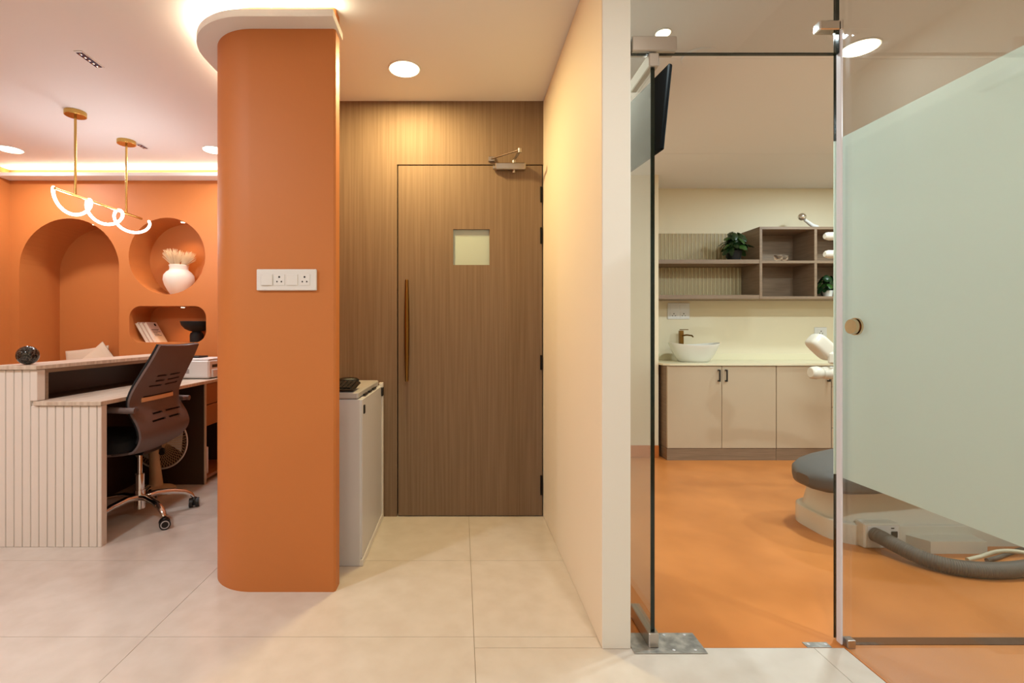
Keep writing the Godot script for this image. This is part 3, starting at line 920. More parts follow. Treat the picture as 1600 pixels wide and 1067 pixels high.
func make_desk_items() -> void:
	# stone ball
	var st := begin()
	var rows := []
	var mids := []
	for i in 33:
		var f := -PI / 2 + PI * i / 32.0
		var ring := []
		for j in 48: ring.append(Vector3(cos(f) * cos(TAU * j / 48), sin(f), cos(f) * sin(TAU * j / 48)) * 0.05)
		rows.append(ring)
		mids.append(Vector3.ZERO)
	grid(st, rows, mids, true, false)
	var b := build(st, "stone_ball", M.black_stone)
	b.position = Vector3(-2.285, 0.992, -2.60)
	tag(b, "polished black speckled stone ball on the desk counter", "ornament")
	# printer
	var p := thing("printer", "compact white printer at the end of the desk worktop", "printer", Vector3(-2.02, 0.756, -3.88))
	box("body", Vector3(-0.16, 0.006, -0.17), Vector3(0.125, 0.145, 0.17), M.white_plastic, p, 0.012)
	box("lid", Vector3(-0.155, 0.1455, -0.165), Vector3(0.12, 0.152, 0.165), M.white_plastic, p, 0.003)
	box("output_slot", Vector3(0.10, 0.085, -0.10), Vector3(0.1258, 0.108, 0.125), M.black_plastic, p)
	box("tray", Vector3(0.10, 0.01, -0.14), Vector3(0.135, 0.07, 0.13), M.white_plastic, p, 0.004)
	box("control_panel", Vector3(-0.15, 0.152, -0.12), Vector3(-0.03, 0.166, 0.02), M.black_plastic, p, 0.003)
	for k in 3: box("label_mark", Vector3(-0.055, 0.045 + 0.011 * k, 0.1698), Vector3(-0.025, 0.051 + 0.011 * k, 0.1704), M.ink, p)
	# things in the pedestal's open compartment
	st = begin()
	soft_box(st, Vector3(-2.10, 0.185, -3.78), Vector3(0.10, 0.13, 0.075), 8.0, Basis(), 12)
	tag(build(st, "storage_tub", M.ivory_plastic), "ivory plastic tub in the open compartment under the drawers", "container")
	var rt := thing("router", "slim white upright router box under the desk drawers", "router", Vector3(-1.93, 0.05, -3.70))
	box("body", Vector3(-0.06, 0.0, -0.012), Vector3(0.03, 0.20, 0.012), M.white_plastic, rt, 0.004)
	box("foot", Vector3(-0.05, 0.0, -0.03), Vector3(0.02, 0.008, 0.03), M.white_plastic, rt, 0.002)
	# table fan under the desk
	var f := thing("table_fan", "beige table fan with wire guard on the floor under the desk", "fan", Vector3(-2.12, 0, -3.43))
	st = begin()
	lathe(st, [Vector2(0.125, 0.0), Vector2(0.13, 0.012), Vector2(0.12, 0.028), Vector2(0.06, 0.045), Vector2(0.03, 0.05)], Vector3.ZERO, 32, 1.0, 0.85)
	build(st, "base", M.ivory_plastic, f)
	st = begin()
	tube(st, [Vector3(0.0, 0.04, 0), Vector3(-0.004, 0.12, 0.0), Vector3(-0.012, 0.22, 0), Vector3(-0.02, 0.32, 0.0)], [0.044, 0.038, 0.033, 0.03], 18)
	build(st, "neck", M.ivory_plastic, f)
	var hub := Vector3(-0.02, 0.335, -0.02)
	st = begin()
	cyl(st, hub + Vector3(0, 0, 0.06), hub + Vector3(0, 0, -0.03), 0.05, 24, 0.06)
	build(st, "motor", M.ivory_plastic, f)
	st = begin()
	cyl(st, Vector3(0.06, 0.30, 0.03), Vector3(0.075, 0.285, 0.06), 0.018, 16)
	build(st, "tilt_knob", M.black_plastic, f)
	for k in 3:
		st = begin()
		var a0 := TAU * k / 3.0
		var rows2 := []
		var mid2 := []
		for q in 5:
			var r := 0.05 + 0.12 * q / 4.0
			var w := 0.30 + 0.16 * q / 4.0
			var c0 := hub + Vector3(0, 0, -0.065)
			var pa := c0 + Vector3(cos(a0 - w), sin(a0 - w), 0) * r + Vector3(0, 0, 0.012)
			var pb := c0 + Vector3(cos(a0 + w), sin(a0 + w), 0) * r - Vector3(0, 0, 0.012)
			var e := Vector3(0, 0, 0.0015)
			rows2.append([pa - e, pb - e, pb + e, pa + e])
			mid2.append((pa + pb) / 2.0)
		grid(st, rows2, mid2)
		build(st, "blade", M.white_plastic, f)
	var wires := begin()
	for k in 56:
		var a := TAU * k / 56.0
		var dv := Vector3(cos(a), sin(a), 0)
		tube(wires, [hub + dv * 0.045 + Vector3(0, 0, 0.005), hub + dv * 0.14 + Vector3(0, 0, -0.012), hub + dv * 0.192 + Vector3(0, 0, -0.05)], 0.0014, 4)
		tube(wires, [hub + dv * 0.192 + Vector3(0, 0, -0.06), hub + dv * 0.14 + Vector3(0, 0, -0.105), hub + dv * 0.03 + Vector3(0, 0, -0.12)], 0.0014, 4)
	var wg := build(wires, "wire_guard", M.ivory_plastic, f)
	wg.set_meta("kind", "stuff")
	st = begin()
	var loop := []
	for k in 49: loop.append(hub + Vector3(cos(TAU * k / 48.0), sin(TAU * k / 48.0), 0) * 0.195 + Vector3(0, 0, -0.055))
	tube(st, loop, 0.0055, 8)
	build(st, "guard_rim", M.white_plastic, f)

# ------------------------------------------------------------------ things in the orange niches
func make_niche_items() -> void:
	niche_spot(Vector3(-3.24, 2.066, -4.36), 0.05, "tiny spotlight in the top of the arched niche")
	niche_spot(Vector3(-2.47, 2.090, -4.38), 0.16, "tiny spotlight in the top of the round niche")
	niche_spot(Vector3(-2.47, 1.335, -4.38), 0.10, "tiny spotlight in the top of the low rectangular niche")
	# vase with plumes
	var at := Vector3(-2.525, 1.4405, -4.415)
	var st := begin()
	lathe(st, [Vector2(0.058, 0.0), Vector2(0.066, 0.004), Vector2(0.09, 0.04), Vector2(0.115, 0.09), Vector2(0.127, 0.135), Vector2(0.122, 0.175), Vector2(0.100, 0.205), Vector2(0.080, 0.220), Vector2(0.076, 0.228), Vector2(0.076, 0.25), Vector2(0.080, 0.262), Vector2(0.080, 0.268), Vector2(0.072, 0.269), Vector2(0.068, 0.24), Vector2(0.068, 0.20)], Vector3.ZERO, 40)
	var v := build(st, "vase", M.matte_ceramic)
	v.position = at
	tag(v, "rounded matte white vase standing in the round orange niche", "vase")
	for g in [[Vector3(-0.03, 0.215, 0.0), Vector3(-0.05, 0.40, 0.0), 420, 0.088, "full cream dried grass bunch in the white vase, upright"], [Vector3(0.03, 0.215, 0.01), Vector3(0.095, 0.375, 0.01), 260, 0.062, "smaller cream dried grass bunch leaning out of the white vase"]]:
		st = begin()
		var base: Vector3 = g[0]
		var tip: Vector3 = g[1]
		for k in int(g[2]):
			var a := rng.randf() * TAU
			var r: float = sqrt(rng.randf())
			var wide: float = g[3]
			var off := Vector3(cos(a), 0, sin(a)) * r
			var p0 := base + off * 0.012
			var end := tip + off * wide + Vector3(0, rng.randf_range(-0.045, 0.02) - 0.02 * r * r, 0)
			var p1 := p0.lerp(end, 0.5) + Vector3(0, 0.012, 0) - off * 0.006
			tube(st, [p0, p1, end], [0.0010, 0.0016, 0.0008], 4)
		var pl := build(st, "pampas_grass", M.plume)
		pl.position = at
		tag(pl, g[4], "dried grass", "dried grass in the vase")
	# leaning books
	var names := ["cream book at the back of the leaning row in the low niche", "middle cream book of the leaning row in the low niche", "cream book with printed cover at the front of the leaning row"]
	for k in 3:
		var b := thing("book", names[k], "book", Vector3(-2.735 + 0.036 * k, 1.0205, -4.40), "books leaning in the low niche")
		b.rotation_degrees = Vector3(0, 0, 30)
		var th := 0.026
		var hgt := 0.205
		var dep := 0.075
		box("pages", Vector3(-th + 0.004, 0.004, -dep + 0.004), Vector3(-0.004, hgt - 0.004, dep - 0.002), M.paper, b)
		box("cover", Vector3(-0.003, 0.0, -dep), Vector3(0.0, hgt, dep), M.book_cover, b)
		box("cover", Vector3(-th, 0.0, -dep), Vector3(-th + 0.003, hgt, dep), M.book_cover, b)
		box("spine", Vector3(-th, 0.0, -dep - 0.002), Vector3(0.0, hgt, -dep), M.book_cover, b)
		if k == 2:
			var line := 0
			for q in [[0.128, 0.052], [0.118, 0.046], [0.104, 0.055], [0.092, 0.03], [0.078, 0.036], [0.066, 0.05]]:
				box("print_line", Vector3(0.0, q[0], 0.055 - q[1] * 2.0), Vector3(0.0004, q[0] + 0.005, 0.055), M.ink, b)
			st = begin()
			cyl(st, Vector3(0, 0.178, -0.035), Vector3(0.0004, 0.178, -0.035), 0.014, 16)
			build(st, "print_dot", M.black_matte, b)
	# black pedestal bowl
	st = begin()
	lathe(st, [Vector2(0.050, 0.0), Vector2(0.055, 0.004), Vector2(0.056, 0.06), Vector2(0.050, 0.082), Vector2(0.034, 0.094), Vector2(0.060, 0.100), Vector2(0.095, 0.118), Vector2(0.122, 0.150), Vector2(0.132, 0.180), Vector2(0.132, 0.185), Vector2(0.124, 0.185), Vector2(0.10, 0.145), Vector2(0.05, 0.115), Vector2(0.005, 0.11)], Vector3.ZERO, 44)
	var bo := build(st, "pedestal_bowl", M.black_matte)
	bo.position = Vector3(-2.355, 1.0205, -4.395)
	tag(bo, "matte black pedestal bowl in the low orange niche", "bowl")
	# cushions on the bench of the arch
	for q in [[Vector3(-3.47, 0.762, -4.585), 8.0, "flat-topped beige linen cushion in the arched niche"], [Vector3(-3.245, 0.745, -4.405), 42.0, "beige linen cushion standing on its corner in the arched niche"]]:
		st = begin()
		var rr := []
		var mm := []
		var seg := 20
		# pillow: two bulged faces meeting in a thin seam
		for side in [1.0, -1.0]:
			var rows := []
			var mids := []
			for i in seg + 1:
				var line := []
				for j in seg + 1:
					var u := -1.0 + 2.0 * i / seg
					var w := -1.0 + 2.0 * j / seg
					var bulge: float = pow((1.0 - u * u) * (1.0 - w * w), 0.45) * 0.055
					var pinch := 1.0 - 0.06 * (1.0 - u * u) * absf(w) - 0.0
					line.append(Vector3(u * 0.20 * (1.0 - 0.035 * (1.0 - w * w) * u * u), w * 0.20 * (1.0 - 0.035 * (1.0 - u * u) * w * w), (bulge + 0.003) * side))
				rows.append(line)
				mids.append(Vector3(rows[i][0].x, 0, -0.2 * side))
			grid(st, rows, mids, false, false)
		var pc := build(st, "cushion", M.linen)
		pc.position = q[0]
		pc.rotation_degrees = Vector3(-8, 0, q[1])
		tag(pc, q[2], "cushion", "cushions in the arched niche")
	setting("trim_bench", Vector3(-3.806, 0.0, -4.66), Vector3(-2.949, 0.45, -4.255), M.orange_paint, "orange bench seat built into the arched niche", "bench", 0.003)
	# recessed linear lamps, switched off
	for q in [[-1.897, -2.518, 0.150, "five-cell recessed ceiling lamp, dark and unlit, nearer the pillar canopy"], [-2.39, -3.70, 0.095, "three-cell recessed ceiling lamp, dark and unlit, behind the pendant"]]:
		var t := thing("linear_downlight", q[3], "ceiling lamp", Vector3(q[0], CEIL, q[1]), "unlit linear ceiling lamps")
		box("housing", Vector3(-0.021, -0.004, -q[2] / 2 - 0.003), Vector3(0.021, 0.0, q[2] / 2 + 0.003), M.white_plastic, t, 0.001)
		var cells := int(q[2] / 0.028)
		for k in cells:
			var z := 0.028 * (k - (cells - 1) / 2.0)
			box("cell", Vector3(-0.016, -0.0055, z - 0.0125), Vector3(0.016, -0.004, z + 0.0125), M.blue_reflection, t)
			st = begin()
			soft_box(st, Vector3(0, -0.0062, z), Vector3(0.008, 0.003, 0.008), 2.0, Basis(), 8)
			build(st, "lens", M.chrome, t)

func make_pendant() -> void:
	var p := thing("pendant_lamp", "brass bar pendant lamp with glowing looped light tube", "pendant lamp", Vector3(-2.44, CEIL, -3.36))
	for z in [0.24, -0.236]:
		var st := begin()
		lathe(st, [Vector2(0.056, -0.028), Vector2(0.060, -0.026), Vector2(0.060, 0.0)], Vector3(0, 0, z), 32)
		build(st, "canopy", M.brass, p)
		st = begin()
		cyl(st, Vector3(0, -0.028, z), Vector3(0, -0.530, z), 0.0075, 12)
		build(st, "rod", M.brass, p)
	var sb := begin()
	cyl(sb, Vector3(0, -0.530, 0.40), Vector3(0, -0.530, -0.405), 0.009, 14)
	build(sb, "bar", M.brass, p)
	# tube winding round the bar
	var st2 := begin()
	var path := []
	var n := 130
	for i in n + 1:
		var s := float(i) / n
		var ph := TAU * (2.85 * s)
		var r := 0.070 - 0.006 * cos(ph)
		var wx := lerpf(0.045, 0.085, s)
		path.append(Vector3(-wx * sin(ph + 0.15), -0.590 + 0.066 * cos(ph), lerpf(0.40, -0.40, s)))
	tube(st2, path, 0.0095, 10)
	build(st2, "light_tube", M.led_tube, p)
	for z in [0.25, 0.0, -0.25]:
		var l := OmniLight3D.new()
		l.name = "light"
		p.add_child(l, true)
		l.position = Vector3(0, -0.62, z)
		l.omni_range = 10.0
		l.omni_attenuation = 2.0
		l.light_size = 0.05
		l.light_energy = 0.11
		l.light_color = Color(0.97, 0.98, 1.0)
		l.shadow_enabled = true

# ------------------------------------------------------------------ corridor nook: white cabinet, keyboard, mouse
func make_nook() -> void:
	var c := thing("side_cabinet", "tall narrow white metal cabinet standing behind the orange pillar", "cabinet", Vector3(-0.74, 0, -2.65))
	var o := Vector3(0.74, 0, 2.65)
	box("body", Vector3(-1.02, 0.0, -2.962) + o, Vector3(-0.478, 0.794, -2.343) + o, M.white_steel, c, 0.003)
	box("side_panel", Vector3(-0.480, 0.035, -2.925) + o, Vector3(-0.470, 0.792, -2.350) + o, M.white_steel, c, 0.002)
	box("base_rail", Vector3(-0.482, 0.0, -2.960) + o, Vector3(-0.465, 0.032, -2.345) + o, M.white_plastic, c, 0.002)
	box("corner_post", Vector3(-0.486, 0.0, -2.966) + o, Vector3(-0.464, 0.812, -2.930) + o, M.white_plastic, c, 0.002)
	box("lid", Vector3(-1.02, 0.797, -2.925) + o, Vector3(-0.488, 0.828, -2.338) + o, M.grey_plastic, c, 0.006)
	for z in [-2.50, -2.62, -2.74]:
		box("vent_gap", Vector3(-0.4885, 0.797, z - 0.04) + o, Vector3(-0.476, 0.805, z + 0.04) + o, M.black_plastic, c)
	box("latch", Vector3(-0.472, 0.720, -2.40) + o, Vector3(-0.464, 0.762, -2.378) + o, M.black_plastic, c, 0.002)
	box("latch", Vector3(-0.472, 0.735, -2.945) + o, Vector3(-0.460, 0.785, -2.905) + o, M.black_plastic, c, 0.002)
	# keyboard
	var k := thing("keyboard", "black computer keyboard lying on the white cabinet", "keyboard", Vector3(-0.745, 0.8395, -2.425))
	k.rotation_degrees.x = 7.0
	box("body", Vector3(-0.225, 0.0, -0.085), Vector3(0.235, 0.014, 0.085), M.black_plastic, k, 0.004)
	for x in [-0.19, 0.20]:
		box("foot", Vector3(x - 0.012, -0.018, -0.08), Vector3(x + 0.012, 0.0, -0.066), M.black_plastic, k, 0.002)
	var kst := begin()
	bx(kst, Vector3(-0.0075, 0.0, -0.0085), Vector3(0.0075, 0.007, 0.0085), 0.002)
	var km := kst.commit()
	for i in 6:
		for j in 21:
			var key := MeshInstance3D.new()
			key.name = "key"
			key.mesh = km
			key.material_override = M.keycap
			k.add_child(key, true)
			key.position = Vector3(-0.208 + 0.0208 * j, 0.014, -0.062 + 0.0245 * i)
			key.scale.x = 1.2
	var st := begin()
	soft_box(st, Vector3(-0.62, 0.846, -2.72), Vector3(0.058, 0.018, 0.033), 2.6, Basis(Vector3.UP, 0.3), 16)
	var ms := build(st, "computer_mouse", M.black_plastic)
	tag(ms, "black computer mouse behind the keyboard on the white cabinet", "mouse")

# ------------------------------------------------------------------ clinic cabinets and shelves
func handle(st: SurfaceTool, x: float, y: float, z: float) -> void:
	bx(st, Vector3(x - 0.006, y - 0.052, z + 0.022), Vector3(x + 0.006, y + 0.052, z + 0.030), 0.002)
	for s in [-1.0, 1.0]:
		bx(st, Vector3(x - 0.006, y + s * 0.046 - 0.006, z), Vector3(x + 0.006, y + s * 0.046 + 0.006, z + 0.024), 0.001)

func base_unit(called: String, label: String, x0: float, x1: float, fronts: Array, handles: Array, drawers := 0) -> void:
	var c := thing(called, label, "cabinet", Vector3((x0 + x1) / 2, 0, -4.53), "clinic base cabinets")
	var o := Vector3(-(x0 + x1) / 2, 0, 4.53)
	box("carcass", Vector3(x0, 0.104, -4.795) + o, Vector3(x1, 0.820, -4.282) + o, M.shelf_laminate, c)
	box("plinth", Vector3(x0, 0.0, -4.795) + o, Vector3(x1, 0.102, -4.264) + o, M.shelf_laminate, c, 0.001)
	var kids := []
	for i in fronts.size() - 1:
		kids.append(box("door", Vector3(fronts[i] + 0.002, 0.106, -4.281) + o, Vector3(fronts[i + 1] - 0.002, 0.816, -4.260) + o, M.cabinet_front, c, 0.0015))
	for i in handles.size():
		var st := begin()
		handle(st, handles[i] + o.x, 0.735, -4.260 + o.z)
		build(st, "handle", M.black_plastic, kids[i])
	for i in drawers:
		var y := 0.106 + 0.1775 * i
		var d := box("drawer", Vector3(x0 + 0.002, y, -4.281) + o, Vector3(x1 - 0.002, y + 0.1735, -4.260) + o, M.cabinet_front, c, 0.0015)
		var st := begin()
		bx(st, Vector3((x0 + x1) / 2 - 0.06, y + 0.12, -4.26) + o, Vector3((x0 + x1) / 2 + 0.06, y + 0.132, -4.235) + o, 0.002)
		build(st, "handle", M.black_plastic, d)

func make_clinic_storage() -> void:
	base_unit("base_cabinet", "beige two-door base cabinet with black handles under the washbasin", 1.784, 2.727, [1.784, 2.257, 2.727], [2.226, 2.288])
	base_unit("base_cabinet", "beige single-door base cabinet between the basin cabinet and the drawers", 2.729, 3.204, [2.729, 3.204], [3.172])
	base_unit("drawer_cabinet", "beige four-drawer base cabinet half hidden by the frosted glass", 3.206, 3.75, [], [], 4)
	var st := begin()
	prism(st, PackedVector2Array([Vector2(1.759, -4.798), Vector2(4.29, -4.798), Vector2(4.29, -4.245), Vector2(1.80, -4.245), Vector2(1.759, -4.285)]), 0.821, 0.838)
	var ct := build(st, "countertop", M.cream_stone)
	tag(ct, "long cream stone countertop carrying the white washbasin", "countertop")
	box("upstand", Vector3(1.759, 0.838, -4.799), Vector3(4.29, 0.90, -4.787), M.cream_stone, ct, 0.001)
	# low open shelves on the fluted panel
	var s := thing("wall_shelf", "low brown two-tier wall shelf in front of the fluted panel", "shelf", Vector3(2.24, 1.41, -4.65))
	var o := Vector3(-2.24, -1.41, 4.65)
	box("shelf_board", Vector3(1.76, 1.735, -4.795) + o, Vector3(2.727, 1.772, -4.50) + o, M.shelf_laminate, s, 0.001)
	box("shelf_board", Vector3(1.76, 1.412, -4.795) + o, Vector3(2.727, 1.449, -4.50) + o, M.shelf_laminate, s, 0.001)
	var fl := thing("fluted_panel", "gold-beige fluted wall panel behind the low wall shelf", "wall panel", Vector3(2.24, 1.41, -4.79))
	var oo := Vector3(-2.24, -1.41, 4.79)
	box("backing", Vector3(1.76, 1.45, -4.798) + oo, Vector3(2.727, 2.066, -4.794) + oo, M.flute, fl)
	for i in 26:
		var x := 1.762 + 0.0371 * i
		for y in [[1.450, 1.7345], [1.7725, 2.066]]:
			box("slat", Vector3(x + 0.0045, y[0], -4.794) + oo, Vector3(x + 0.0366, y[1], -4.787) + oo, M.flute, fl, 0.002)
			box("rib", Vector3(x, y[0], -4.794) + oo, Vector3(x + 0.004, y[1], -4.782) + oo, M.pale_rib, fl, 0.0012)
	# cube shelf unit
	var u := thing("cube_shelf", "brown wall shelf of open square compartments beside the fluted panel", "shelf", Vector3(3.2, 1.41, -4.65))
	var ou := Vector3(-3.2, -1.41, 4.65)
	for y in [1.412, 1.738, 2.048]:
		box("board", Vector3(2.729, y, -4.795) + ou, Vector3(4.25, y + 0.024, -4.50) + ou, M.shelf_laminate, u, 0.001)
	box("back", Vector3(2.729, 1.436, -4.799) + ou, Vector3(4.25, 2.048, -4.793) + ou, M.shelf_laminate, u)
	for x in [2.729, 3.229, 3.729, 4.226]:
		for y in [[1.436, 1.738], [1.762, 2.048]]:
			box("divider", Vector3(x, y[0], -4.79) + ou, Vector3(x + 0.024, y[1], -4.50) + ou, M.shelf_laminate, u, 0.0005)

func leaf_shape(len: float, wide: float, droop: float) -> Mesh:
	var st := begin()
	var rows := []
	var mids := []
	for i in 8:
		var t := i / 7.0
		var w := wide * pow(sin(PI * clampf(t * 0.93 + 0.05, 0, 1)), 0.8)
		if i == 3 or i == 5: w *= 0.72
		var c := Vector3(0, -droop * t * t, -len * t)
		rows.append([c + Vector3(-w, -0.25 * w, 0), c + Vector3(-w * 0.5, 0.02 * w, 0), c, c + Vector3(w * 0.5, 0.02 * w, 0), c + Vector3(w, -0.25 * w, 0)])
		mids.append(c - Vector3(0, 0.2, 0))
	grid(st, rows, mids, false, false)
	return st.commit()

func plant(at: Vector3, label: String, n: int, size: float, potm: Material, pot_r: float, pot_h: float) -> void:
	var p := thing("potted_plant", label, "plant", at)
	var st := begin()
	lathe(st, [Vector2(pot_r * 0.74, 0), Vector2(pot_r * 0.76, 0.002), Vector2(pot_r * 0.97, pot_h * 0.95), Vector2(pot_r, pot_h), Vector2(pot_r * 0.93, pot_h), Vector2(pot_r * 0.9, pot_h * 0.85)], Vector3.ZERO, 28)
	build(st, "pot", potm, p)
	var shapes := [leaf_shape(0.085 * size, 0.034 * size, 0.035 * size), leaf_shape(0.07 * size, 0.030 * size, 0.045 * size)]
	for i in n:
		var a := TAU * (i * 0.382) + rng.randf_range(-0.3, 0.3)
		var h: float = pot_h + size * (0.02 + 0.145 * pow(float(i) / n, 0.9))
		var out: float = size * lerpf(0.055, 0.03, float(i) / n) * rng.randf_range(0.7, 1.4)
		var root := Vector3(cos(a) * out, h, sin(a) * out)
		st = begin()
		tube(st, [Vector3(cos(a) * 0.01, pot_h * 0.85, sin(a) * 0.01), Vector3(cos(a) * out * 0.5, lerpf(pot_h, h, 0.75), sin(a) * out * 0.5), root], 0.0022, 5)
		var stem := build(st, "stem", M.leaf, p)
		var l := MeshInstance3D.new()
		l.name = "leaf"
		l.mesh = shapes[i % 2]
		l.material_override = M.leaf if i % 3 else M.leaf_light
		p.add_child(l, true)
		l.position = root
		l.rotation = Vector3(rng.randf_range(-0.9, 0.1), -a - PI / 2 + rng.randf_range(-0.4, 0.4), rng.randf_range(-0.4, 0.4))

func socket_plate(called: String, at: Vector3, w: float, h: float, label: String, rows: Array) -> void:
	var t := thing(called, label, "socket", at)
	box("plate", Vector3(-w / 2, -h / 2, 0), Vector3(w / 2, h / 2, 0.010), M.white_plastic, t, 0.003)
	for r in rows:
		for x in r[1]:
			var m := box("module", Vector3(x - 0.036, r[0] - 0.024, 0.010), Vector3(x + 0.036, r[0] + 0.024, 0.013), M.white_plastic, t, 0.001)
			if r[2]:
				for q in [[0.0, 0.012, 0.0055], [-0.014, -0.008, 0.0045], [0.014, -0.008, 0.0045]]:
					var st := begin()
					cyl(st, Vector3(x + q[0], r[0] + q[1], 0.0125), Vector3(x + q[0], r[0] + q[1], 0.0137), q[2], 10)
					build(st, "hole", M.socket_hole, m)

func make_clinic_items() -> void:
	# washbasin: a boat-shaped bowl, higher at its ends
	var at := Vector3(2.132, 0.8385, -4.51)
	var st := begin()
	var rows := []
	var mids := []
	var prof := [[0.52, 0.0], [0.58, 0.004], [0.70, 0.035], [0.84, 0.085], [0.95, 0.135], [1.0, 0.160], [0.995, 0.166], [0.96, 0.160], [0.90, 0.120], [0.72, 0.055], [0.40, 0.028], [0.05, 0.022]]
	for k in prof:
		var ring := []
		for j in 56:
			var a := TAU * j / 56
			var lift: float = (0.022 * pow(cos(a), 2.0) * clampf((k[1] - 0.03) / 0.13, 0.0, 1.0)) if k[1] > 0.03 else 0.0
			ring.append(at + Vector3(cos(a) * 0.226 * k[0], k[1] - 0.012 * clampf(k[1] / 0.16, 0, 1) + lift, sin(a) * 0.165 * k[0]))
		rows.append(ring)
		mids.append(at + Vector3(0, k[1] if k[0] > 0.9 and k[1] < 0.161 else (k[1] + 0.1 if k[1] > 0.1 else k[1] + 0.05), 0))
	# outer skin, then inner skin
	grid(st, rows.slice(0, 7), [at, at + Vector3(0, 0.01, 0), at + Vector3(0, 0.05, 0), at + Vector3(0, 0.09, 0), at + Vector3(0, 0.12, 0), at + Vector3(0, 0.13, 0), at + Vector3(0, 0.1, 0)], true, false)
	var low := []
	for i in 6: low.append(at - Vector3(0, 0.6, 0))
	var inner := begin()
	grid(st, rows.slice(6, 12), flip_out(rows.slice(6, 12), at), true, false)
	var b := build(st, "washbasin", M.ceramic)
	tag(b, "white boat-shaped vessel washbasin on the cream countertop", "basin")
	# tap
	var f := thing("tap", "square bronze mixer tap behind the white washbasin", "tap", Vector3(2.108, 0.8385, -4.715))
	box("column", Vector3(-0.018, 0, -0.018), Vector3(0.018, 0.285, 0.018), M.bronze, f, 0.003)
	st = begin()
	tube(st, [Vector3(0.0, 0.235, 0), Vector3(0.03, 0.243, 0.05), Vector3(0.055, 0.238, 0.10), Vector3(0.062, 0.225, 0.112)], [0.012, 0.011, 0.010, 0.009], 10, 0.7)
	build(st, "spout", M.bronze, f)
	box("lever", Vector3(-0.012, 0.290, -0.012), Vector3(0.066, 0.298, 0.012), M.bronze, f, 0.002)
	socket_plate("socket_plate", Vector3(2.118, 1.313, -4.80), 0.215, 0.158, "white switch and socket plate on the wall below the low shelf", [[0.035, [-0.048, 0.048], false], [-0.038, [-0.048, 0.048], true]])
	socket_plate("socket_plate", Vector3(3.50, 1.075, -4.80), 0.12, 0.16, "white socket plate on the wall above the countertop near the frosted glass", [[0.03, [0.0], true], [-0.04, [0.0], false]])
	plant(Vector3(2.545, 1.7725, -4.585), "bushy green plant in a black pot on the low wall shelf", 44, 1.08, M.black_matte, 0.066, 0.09)
	plant(Vector3(3.44, 1.4365, -4.62), "small green plant in a white pot in the lower cube compartment", 24, 0.95, M.ceramic, 0.045, 0.06)
	# crystal tumblers
	for q in [[2.965, -4.60], [3.035, -4.63]]:
		st = begin()
		lathe(st, [Vector2(0.02, 0.0), Vector2(0.030, 0.003), Vector2(0.034, 0.04), Vector2(0.036, 0.062), Vector2(0.033, 0.062), Vector2(0.030, 0.012), Vector2(0.002, 0.010)], Vector3.ZERO, 20)
		var g := build(st, "glass_tumbler", M.crystal)
		g.position = Vector3(q[0], 1.7625, q[1])
		tag(g, "small clear glass tumbler in the upper cube compartment", "glass", "glass tumblers in the cube shelf")
	# television on an arm
	var t := thing("television", "black flat television tilted down from an arm above the glass door", "television", Vector3(0.955, 2.21, -2.75))
	box("screen", Vector3(0.012, -0.20, -0.35), Vector3(0.016, 0.20, 0.35), M.screen, t, 0.001)
	box("casing", Vector3(-0.010, -0.212, -0.362), Vector3(0.0125, 0.212, 0.362), M.tv_casing, t, 0.006)
	st = begin()
	tube(st, [Vector3(-0.02, 0, 0), Vector3(-0.17, 0.0, -0.05), Vector3(-0.345, 0.0, 0.0)], 0.018, 10)
	build(st, "wall_arm", M.black_plastic, t)
	t.rotation_degrees = Vector3(0, 6.7, -6)
	# round unlit ceiling disc
	st = begin()
	lathe(st, [Vector2(0.082, -0.008), Vector2(0.085, -0.006), Vector2(0.085, 0.0)], Vector3.ZERO, 40)
	var dsc := build(st, "ceiling_disc", M.white_paint)
	dsc.position = Vector3(1.205, CEIL, -2.49)
	tag(dsc, "unlit round white cover on the clinic ceiling above the doorway", "ceiling fitting")

func flip_out(rows: Array, at: Vector3) -> Array:
	# inner skin of a bowl: its normals point to the axis, so the reference points lie outside and below
	var out := []
	for r in rows: out.append(Vector3(at.x, -3.0, at.z))
	return out

